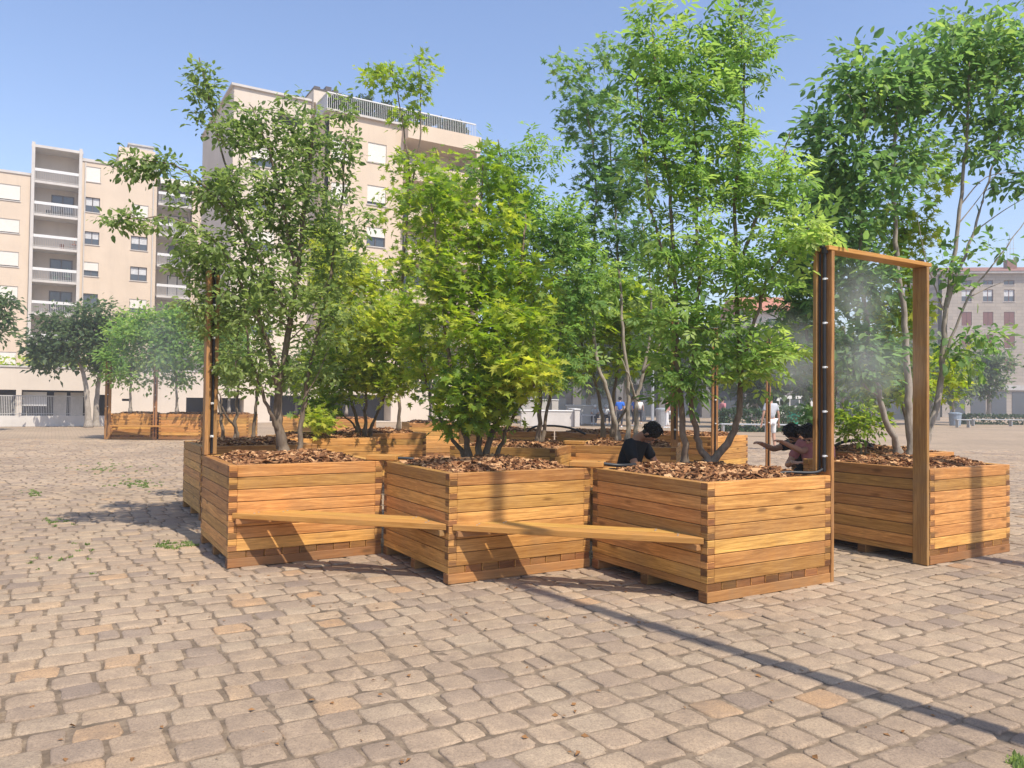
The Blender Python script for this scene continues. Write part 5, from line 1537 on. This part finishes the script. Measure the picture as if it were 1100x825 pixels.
def hair_cap(c, fwd, up, r, parent, curly=0.2, n=700):
    """thick tousled hair: many short locks over the top, back and sides of the head"""
    fwd = Vector(fwd).normalized(); up = Vector(up).normalized(); side = fwd.cross(up).normalized(); up = side.cross(fwd).normalized()
    b = MB()
    vs, fs = [], []
    nu, nv = 28, 16
    rr = np.random.default_rng(5)
    for j in range(nv + 1):
        ph = math.pi * j / nv * 0.78
        for i in range(nu):
            th = 2 * math.pi * i / nu
            front = max(0, math.cos(th))
            k = 1.0 - 0.40 * front * max(0, (ph / math.pi - 0.30)) * 2.4
            d = side * (math.sin(ph) * math.sin(th) * .86) + fwd * (math.sin(ph) * math.cos(th) * 1.0 - .10) + up * (math.cos(ph) * .98)
            bumpy = 1 + curly * .5 * math.sin(th * 7 + j * 1.7) * math.sin(j * 2.1 + i) + rr.normal(0, curly * .22)
            vs.append(tuple(Vector(c) + d * (r * k * bumpy)))
    for j in range(nv):
        for i in range(nu):
            fs.append([j * nu + i, j * nu + (i + 1) % nu, (j + 1) * nu + (i + 1) % nu, (j + 1) * nu + i])
    b._add(vs, fs, [[(0, 0)] * 4] * len(fs), .5, [0] * len(fs))
    for q in range(n // 4):
        ph = math.acos(1 - 1.15 * rr.random()); th = rr.uniform(-math.pi, math.pi)
        if ph > 1.1 and abs(th) < 1.0: continue
        d = side * (math.sin(ph) * math.sin(th) * .86) + fwd * (math.sin(ph) * math.cos(th) - .10) + up * math.cos(ph)
        p = Vector(c) + d * r * .95
        t = Vector(rr.normal(0, 1, 3)); t = (t - d * t.dot(d)).normalized()
        b.tube([p, p + d * r * .14 + t * r * .12, p + d * r * .16 + t * r * .30, p + d * r * .05 + t * r * .4], [r * .055, r * .06, r * .045, r * .015], 5)
    return b.build('hair', [M['hair']], parent, smooth=True)

def person(name_lab, loc, rz, J, top, trouser, skin='skin', hair=True, group=None, shorts=False, sleeves='short', hands=True, scale=1.0, hat=None):
    """J: joints in metres (local, facing +x): pelvis, chest, neck, head, shoulders, elbows, wrists, knees, ankles"""
    root = empty('person', loc, rz, name_lab, 'person', group)
    root.scale = (scale,) * 3
    V = lambda k: Vector(J[k])
    pel, wst, chs, nck, hd = V('pelvis'), V('waist'), V('chest'), V('neck'), V('head')
    face = Vector(J['face']).normalized()
    verts, edges, rad = [], [], []
    def add(p, r, par=None):
        verts.append(Vector(p)); rad.append(r)
        if par is not None: edges.append((par, len(verts) - 1))
        return len(verts) - 1
    ip = add(pel, (.125, .10)); iw = add(wst, (.115, .09), ip); ic = add(chs, (.13, .10), iw)
    inb = add((chs + nck) / 2 + Vector((0, 0, .02)), (.08, .075), ic); ink = add(nck, .052, inb)
    hb = add(nck + (hd - nck) * .55, .066, ink); hm = add(hd, (.078, .088), hb); ht = add(hd + (hd - nck).normalized() * .07, (.062, .07), hm)
    for s_ in ('l', 'r'):
        sh, el, wr = V('sh_' + s_), V('el_' + s_), V('wr_' + s_)
        a = add(sh, .052, ic); a2 = add(sh.lerp(el, .5), .044, a); e = add(el, .038, a2); e2 = add(el.lerp(wr, .35), .037, e); w_ = add(wr, .026, e2)
        if hands:
            hdv = (wr - el).normalized(); 
            if ('hd_' + s_) in J: hdv = Vector(J['hd_' + s_]).normalized()
            pn = Vector((0, 0, 1)); sd = hdv.cross(pn).normalized()
            pm = add(wr + hdv * .05, (.036, .018), w_)
            for q in range(4):
                ln = (.075, .085, .08, .062)[q]; o_ = sd * (.027 - .018 * q)
                k1 = add(wr + hdv * .095 + o_, .010, pm); k2 = add(wr + hdv * (.095 + ln * .5) + o_ * 1.1 - pn * .012, .009, k1); k3 = add(wr + hdv * (.095 + ln * .85) + o_ * 1.1 - pn * .034, .0075, k2)
            t1 = add(wr + hdv * .045 + sd * .042 * (1 if s_ == 'l' else -1), .012, pm); t2 = add(wr + hdv * .085 + sd * .06 * (1 if s_ == 'l' else -1) - pn * .01, .0095, t1)
        hp, kn, an = V('hp_' + s_), V('kn_' + s_), V('an_' + s_)
        h_ = add(hp, .085, ip); k_ = add(kn, .056, h_); c_ = add(kn.lerp(an, .35), .055, k_); a_ = add(an, .036, c_)
        add(an + Vector((.06, 0, -.05)), .036, a_); add(an + Vector((.15, 0, -.06)), .03, len(verts) - 1)
    body = skin_mesh('body', verts, edges, rad, skin, root, 2)
    # face: nose, ears, eyes, brows, mouth shaped as small raised forms
    up = (hd - nck).normalized(); sd = face.cross(up).normalized(); fwd = sd.cross(up) * -1
    if fwd.dot(face) < 0: fwd = -fwd
    b = MB()
    b.tube([hd + fwd * .078 + up * .015, hd + fwd * .098 - up * .022, hd + fwd * .085 - up * .034], [.009, .016, .010], 8); b.build('nose', [M[skin]], root, smooth=True)
    for s2 in (-1, 1):
        b = MB(); b.tube([hd + sd * s2 * .074 + up * .015, hd + sd * s2 * .088 - up * .0, hd + sd * s2 * .076 - up * .035], [.012, .016, .008], 8); b.build('ear', [M[skin]], root, smooth=True)
    b = MB(); b.tube([hd + fwd * .078 - up * .052 - sd * .02, hd + fwd * .086 - up * .053, hd + fwd * .078 - up * .052 + sd * .02], [.004, .007, .004], 6); b.build('mouth', [M[skin]], root, smooth=True)
    b = MB(); b.tube([hd + fwd * .045 - up * .07, hd + fwd * .07 - up * .085], [.03, .022], 8); b.build('chin', [M[skin]], root, smooth=True)
    for s2 in (-1, 1):
        b = MB(); b.tube([hd + fwd * .079 + sd * s2 * .020 + up * .012, hd + fwd * .077 + sd * s2 * .042 + up * .012], .0055, 6); b.tube([hd + fwd * .084 + sd * s2 * .016 + up * .032, hd + fwd * .078 + sd * s2 * .046 + up * .032], .005, 6); b.build('eye', [M['hair']], root)
    # shirt
    v2, e2, r2 = [], [], []
    def add2(p, r, par=None):
        v2.append(Vector(p)); r2.append(r)
        if par is not None: e2.append((par, len(v2) - 1))
        return len(v2) - 1
    a = add2(pel + (wst - pel) * .1, (.155, .135)); w_ = add2(wst, (.148, .125), a); c = add2(chs, (.165, .135), w_); n_ = add2((chs + nck) / 2 + (nck - chs) * .12, (.10, .09), c); add2(nck - (nck - chs) * .12, (.070, .066), n_)
    for s_ in ('l', 'r'):
        sh, el, wr = V('sh_' + s_), V('el_' + s_), V('wr_' + s_)
        q = add2(sh, .078, c); q = add2(sh.lerp(el, .45), .066, q); q = add2(sh.lerp(el, .68 if sleeves == 'short' else 1), .062, q)
        if sleeves == 'long': q = add2(el.lerp(wr, .92), .04, q)
    skin_mesh('shirt', v2, e2, r2, top, root, 2)
    v2, e2, r2 = [], [], []
    a = add2(pel, (.15, .13))
    for s_ in ('l', 'r'):
        hp, kn, an = V('hp_' + s_), V('kn_' + s_), V('an_' + s_)
        q = add2(hp, .105, a); q = add2(hp.lerp(kn, .55), .09, q); q = add2(kn, .078, q)
        if not shorts: q = add2(kn.lerp(an, .9), .055, q)
    skin_mesh('shorts' if shorts else 'trousers', v2, e2, r2, trouser, root, 2)
    for s_ in ('l', 'r'):
        an = V('an_' + s_)
        b = MB(); b.tube([an + Vector((-.06, 0, -.045)), an + Vector((0, 0, -.035)), an + Vector((.10, 0, -.05)), an + Vector((.18, 0, -.06))], [.036, .05, .046, .03], 10); b.build('shoe', [M['twhite']], root, smooth=True)
    if hat:
        b = MB(); b.tube([hd + up * .02, hd + up * .09, hd + up * .13], [.105, .10, .05], 14); b.tube([hd + up * .03 + fwd * .05, hd + up * .02 + fwd * .15], [.08, .06], 10); b.build('cap', [M[hat]], root, smooth=True)
    elif hair: hair_cap(hd + (hd - nck).normalized() * .022, face, (hd - nck), .101, root, .11)
    return root

def seated(lean=.2, headdrop=.3, reach=.35, armz=.6, turn=0.0, knees=.45, elbow_out=.06, up=0.0):
    """sits on a 0.45 m bench facing +x"""
    ch = Vector((lean * .75, 0, .45 + .42)); nk = Vector((lean * 1.25, 0, .45 + .575)); f = Vector((1, turn, -headdrop)).normalized()
    hd_ = nk + Vector((.05 + headdrop * .085, turn * .05, .135 - headdrop * .115))
    J = dict(pelvis=(0, 0, .55), waist=(lean * .35, 0, .45 + .26), chest=ch, neck=nk, head=hd_, face=f)
    for s_, y in (('l', 1), ('r', -1)):
        J['sh_' + s_] = (ch.x + .02, y * .175, ch.z + .075)
        J['el_' + s_] = (ch.x + .10 + reach * .25, y * (.20 + elbow_out), ch.z - .17)
        J['wr_' + s_] = (ch.x + .10 + reach, y * .10, armz)
        J['hp_' + s_] = (.08, y * .09, .52); J['kn_' + s_] = (knees, y * .14, .50); J['an_' + s_] = (knees + .02, y * .13, .09)
    for k in J:
        if k[:2] in ('pe', 'wa', 'ch', 'ne', 'he', 'sh', 'el', 'hp'): J[k] = Vector(J[k]) + Vector((0, 0, up))
        if k[:2] == 'kn': J[k] = Vector(J[k]) + Vector((0, 0, up * .5))
    return J
def standing():
    J = dict(pelvis=(0, 0, .95), waist=(0, 0, 1.12), chest=(0, 0, 1.30), neck=(0, 0, 1.50), head=(.01, 0, 1.62), face=(1, 0, 0))
    for s_, y in (('l', 1), ('r', -1)):
        J['sh_' + s_] = (0, y * .18, 1.41); J['el_' + s_] = (-.02, y * .26, 1.13); J['wr_' + s_] = (.03, y * .29, .88)
        J['hp_' + s_] = (0, y * .09, .90); J['kn_' + s_] = (.02, y * .11, .50); J['an_' + s_] = (-.01 + .06 * y, y * .11, .08)
    return J

# the man in black behind the nearest planter, looking down to the right
J = seated(lean=.15, headdrop=.85, reach=.24, armz=.74, up=.06)
p = ypos(671, 8.3)
person('seated man with thick black hair in a black t-shirt, looking down behind the nearest planter', (p.x, p.y, 0), R_(-35), J, 'tblack', 'tdark', 'skin')
# the seat he is on: a corner bench behind
def plain_bench(p, rz, label, L=1.1, h=.447):
    r_ = empty('corner_bench', p, rz, label, 'bench', 'corner benches between planters')
    for x in (-.16, .01):
        b = MB(); b.box(x, x + .15, -L / 2, L / 2, h - .047, h, .004, 1); b.build('bench_board', [M['board']], r_)
    for y in (-L / 2 + .1, L / 2 - .16):
        b = MB(); b.box(-.14, .14, y, y + .06, 0, h - .049, .003, 2); b.build('leg', [M['skid']], r_)
plain_bench((p.x, p.y, 0), R_(-40), 'bench under the seated man in black', h=.55)
# two bent over people at the right
p = ypos(860, 9.3)
J = seated(lean=.12, headdrop=.8, reach=.42, armz=.86, up=.03); J['wr_l'] = (.62, .30, 1.0); J['el_l'] = (.36, .28, .90)
J['wr_r'] = (.70, -.02, .98); J['el_r'] = (.38, -.20, .90)
person('bent over man in a black t-shirt with one arm stretched out to the left', (p.x + .12, p.y, 0), R_(200), J, 'tblack', 'tdark', 'skin')
J = seated(lean=.10, headdrop=.75, reach=.26, armz=.78, up=.03)
p2 = ypos(866, 9.15)
person('bent over man in a pink shirt beside the gateway post', (p2.x + .10, p2.y - .12, 0), R_(222), J, 'tpink', 'tdark', 'skin2')
plain_bench((p.x + .2, p.y - .05, 0), R_(175), 'bench under the two bent over men', 1.0, h=.51)
# the man in white shorts walking away
p = ypos(828, 24.5)
person('man in grey t-shirt and white shorts standing beyond the shaded planter', (p.x, p.y, 0), R_(100), standing(), 'tgrey', 'twhite', 'skin2', shorts=True)
# distant people
for (px, Y, top, tr, lab, hat, rz) in ((640, 50, 'tgrey', 'tdark', 'distant seated person in grey top, dark trousers and white cap, left of two', 'twhite', -110), (650, 50, 'twhite', 'tdark', 'distant seated person in white top, right of the two with caps', 'tgrey', -80)):
    p = ypos(px, Y); J = seated(lean=.1, headdrop=.1, reach=.25, armz=.7)
    person(lab, (p.x, p.y - .1, 0), R_(rz), J, top, tr, 'skin2', hat=hat, hands=False)
p0_ = ypos(634, 50.1)
r_ = empty('metal_bench', p0_, 0, 'dark low bench under the two distant seated people', 'bench', 'low metal benches of the square')
b = MB(); b.box(0, 1.6, -.15, .25, .40, .447, .01); b.build('seat', [M['steel']], r_)
for x in (.1, 1.4):
    b = MB(); b.box(x, x + .06, -.1, .2, 0, .398, .005); b.build('leg', [M['steel']], r_)
for (px, Y, top, tr, lab, rz) in ((666, 44, 'tblue', 'tdark', 'distant person in a bright blue jacket', 70), (681, 47, 'tblue', 'tdark', 'distant person in a darker blue top right of the bright blue jacket', -30), (687, 52, 'twhite', 'tdark', 'distant person in a white top left of the pale lamp pole', 100),
                                   (717, 44, 'tpink', 'twhite', 'distant person in a pink top right of the litter bin', 160), (776, 42, 'tpink', 'tdark', 'distant person in a pink top between the orange posts', 20)):
    p = ypos(px, Y); person(lab, (p.x, p.y, 0), R_(rz), standing(), top, tr, 'skin2', hands=False)

# ------------------------------------------------------------------ mist
def mist(px, py, Y, rx, ry, rd, dens, label, seed=0.0):
    k = Y / FPX
    c = at(px, py, Y)
    me = bpy.data.meshes.new('mist_cloud')
    import bmesh
    bm = bmesh.new(); bmesh.ops.create_icosphere(bm, subdivisions=3, radius=1.0); bm.to_mesh(me); bm.free()
    m = bpy.data.materials.new('water_mist'); m.use_nodes = True; nt = m.node_tree
    nt.nodes.remove(nt.nodes['Principled BSDF'])
    v = nt.nodes.new('ShaderNodeVolumePrincipled'); v.inputs['Color'].default_value = (.93, .95, .96, 1); v.inputs['Anisotropy'].default_value = -.25
    tc = N(nt, 'ShaderNodeTexCoord').outputs['Object']
    ln = nt.nodes.new('ShaderNodeVectorMath'); ln.operation = 'LENGTH'; nt.links.new(tc, ln.inputs[0])
    fall = ramp(nt, [(0.0, (1, 1, 1)), (0.4, (.55, .55, .55)), (0.72, (.12, .12, .12)), (0.97, (0, 0, 0))], ln.outputs['Value'], 'EASE')
    mp_ = nt.nodes.new('ShaderNodeMapping'); mp_.inputs['Location'].default_value = (seed, seed * .7, 0); nt.links.new(tc, mp_.inputs['Vector'])
    nz = ramp(nt, [(.33, (.05, .05, .05)), (.68, (1, 1, 1))], noise(nt, mp_.outputs[0], 2.1, 5, .6, .5))
    nt.links.new(math_(nt, 'MULTIPLY', math_(nt, 'MULTIPLY', fall, nz), dens), v.inputs['Density'])
    nt.links.new(v.outputs[0], nt.nodes['Material Output'].inputs['Volume'])
    me.materials.append(m)
    o = bpy.data.objects.new('mist_cloud', me); link(o); o.location = c; o.scale = (rx * k, rd, ry * k)
    tag(o, label, 'mist', 'drifting water mist', 'stuff')
mist(918, 318, 6.7, 52, 60, .45, 1.7, 'fine white mist drifting from the top of the gateway post', 1)
mist(935, 395, 7.0, 66, 62, .5, 1.5, 'fine white mist drifting low inside the gateway', 6)
mist(858, 385, 7.7, 50, 62, .5, 1.6, 'pale mist just left of the gateway post', 4)
mist(180, 385, 8.4, 70, 80, .6, .9, 'pale mist drifting left of the left mist post', 9)

hb = MB(); hb.box(-140, 140, -30, 150, -1.0, 27.0)
hz = hb.build('haze', [], None); hz.data.materials.clear()
hm = bpy.data.materials.new('summer_haze'); hm.use_nodes = True
hm.node_tree.nodes.remove(hm.node_tree.nodes['Principled BSDF'])
hv = hm.node_tree.nodes.new('ShaderNodeVolumePrincipled'); hv.inputs['Color'].default_value = (.88, .92, 1, 1); hv.inputs['Density'].default_value = 0.0014
hm.node_tree.links.new(hv.outputs[0], hm.node_tree.nodes['Material Output'].inputs['Volume'])
hz.data.materials.append(hm)
tag(hz, 'thin summer haze over the whole square', 'haze', kind='stuff')

# ------------------------------------------------------------------ small things on the ground
def weeds():
    P, A, Nn, S_, T = [], [], [], [], []
    spots = [(150, 520, 26, 5, 60), (110, 505, 14, 4, 20), (35, 530, 14, 4, 22), (188, 585, 26, 4, 34), (1098, 820, 10, 5, 16), (60, 560, 20, 6, 14), (250, 540, 60, 30, 16), (130, 500, 60, 8, 30), (85, 595, 60, 20, 12)]
    for (px, py, rx, ry, n) in spots:
        for _ in range(n):
            q = atz(px + random.gauss(0, rx * .5), py + random.gauss(0, ry * .5), 0.0)
            for _ in range(13):
                P.append((q.x + random.gauss(0, .014), q.y + random.gauss(0, .014), -.006)); a = random.uniform(0, 6.28)
                A.append((math.cos(a) * .5, math.sin(a) * .5, random.uniform(.4, 1.2))); Nn.append((math.cos(a), math.sin(a), .2)); S_.append(random.uniform(.014, .034)); T.append(random.uniform(.3, .7))
    o = leaves_mesh('weeds', np.array(P), np.array(A), np.array(Nn), np.array(S_), np.array(T), 'simple', 'leaf_elm', None)
    tag(o, 'small green weeds growing in the joints of the paving', 'weeds', kind='stuff')
weeds()
M['dryleaf'] = plain('dry_leaf', (0.26, 0.13, 0.05), .8, .2, .4, 3)
def litter():
    n = 330
    P, A, Nn, S_ = [], [], [], []
    for _ in range(n):
        if random.random() < .6: q = atz(random.uniform(150, 900), random.uniform(560, 680), .004)
        else: q = atz(random.uniform(0, 1100), random.uniform(520, 820), .004)
        P.append(tuple(q)); a = random.uniform(0, 6.28); A.append((math.cos(a), math.sin(a), .1)); Nn.append((random.gauss(0, .3), random.gauss(0, .3), 1)); S_.append(random.uniform(.012, .04))
    o = leaves_mesh('fallen_leaves', np.array(P), np.array(A), np.array(Nn), np.array(S_), np.full(n, .5), 'simple', 'dryleaf', None)
    tag(o, 'scattered dry leaves and bark crumbs on the paving', 'leaf litter', kind='stuff')
litter()
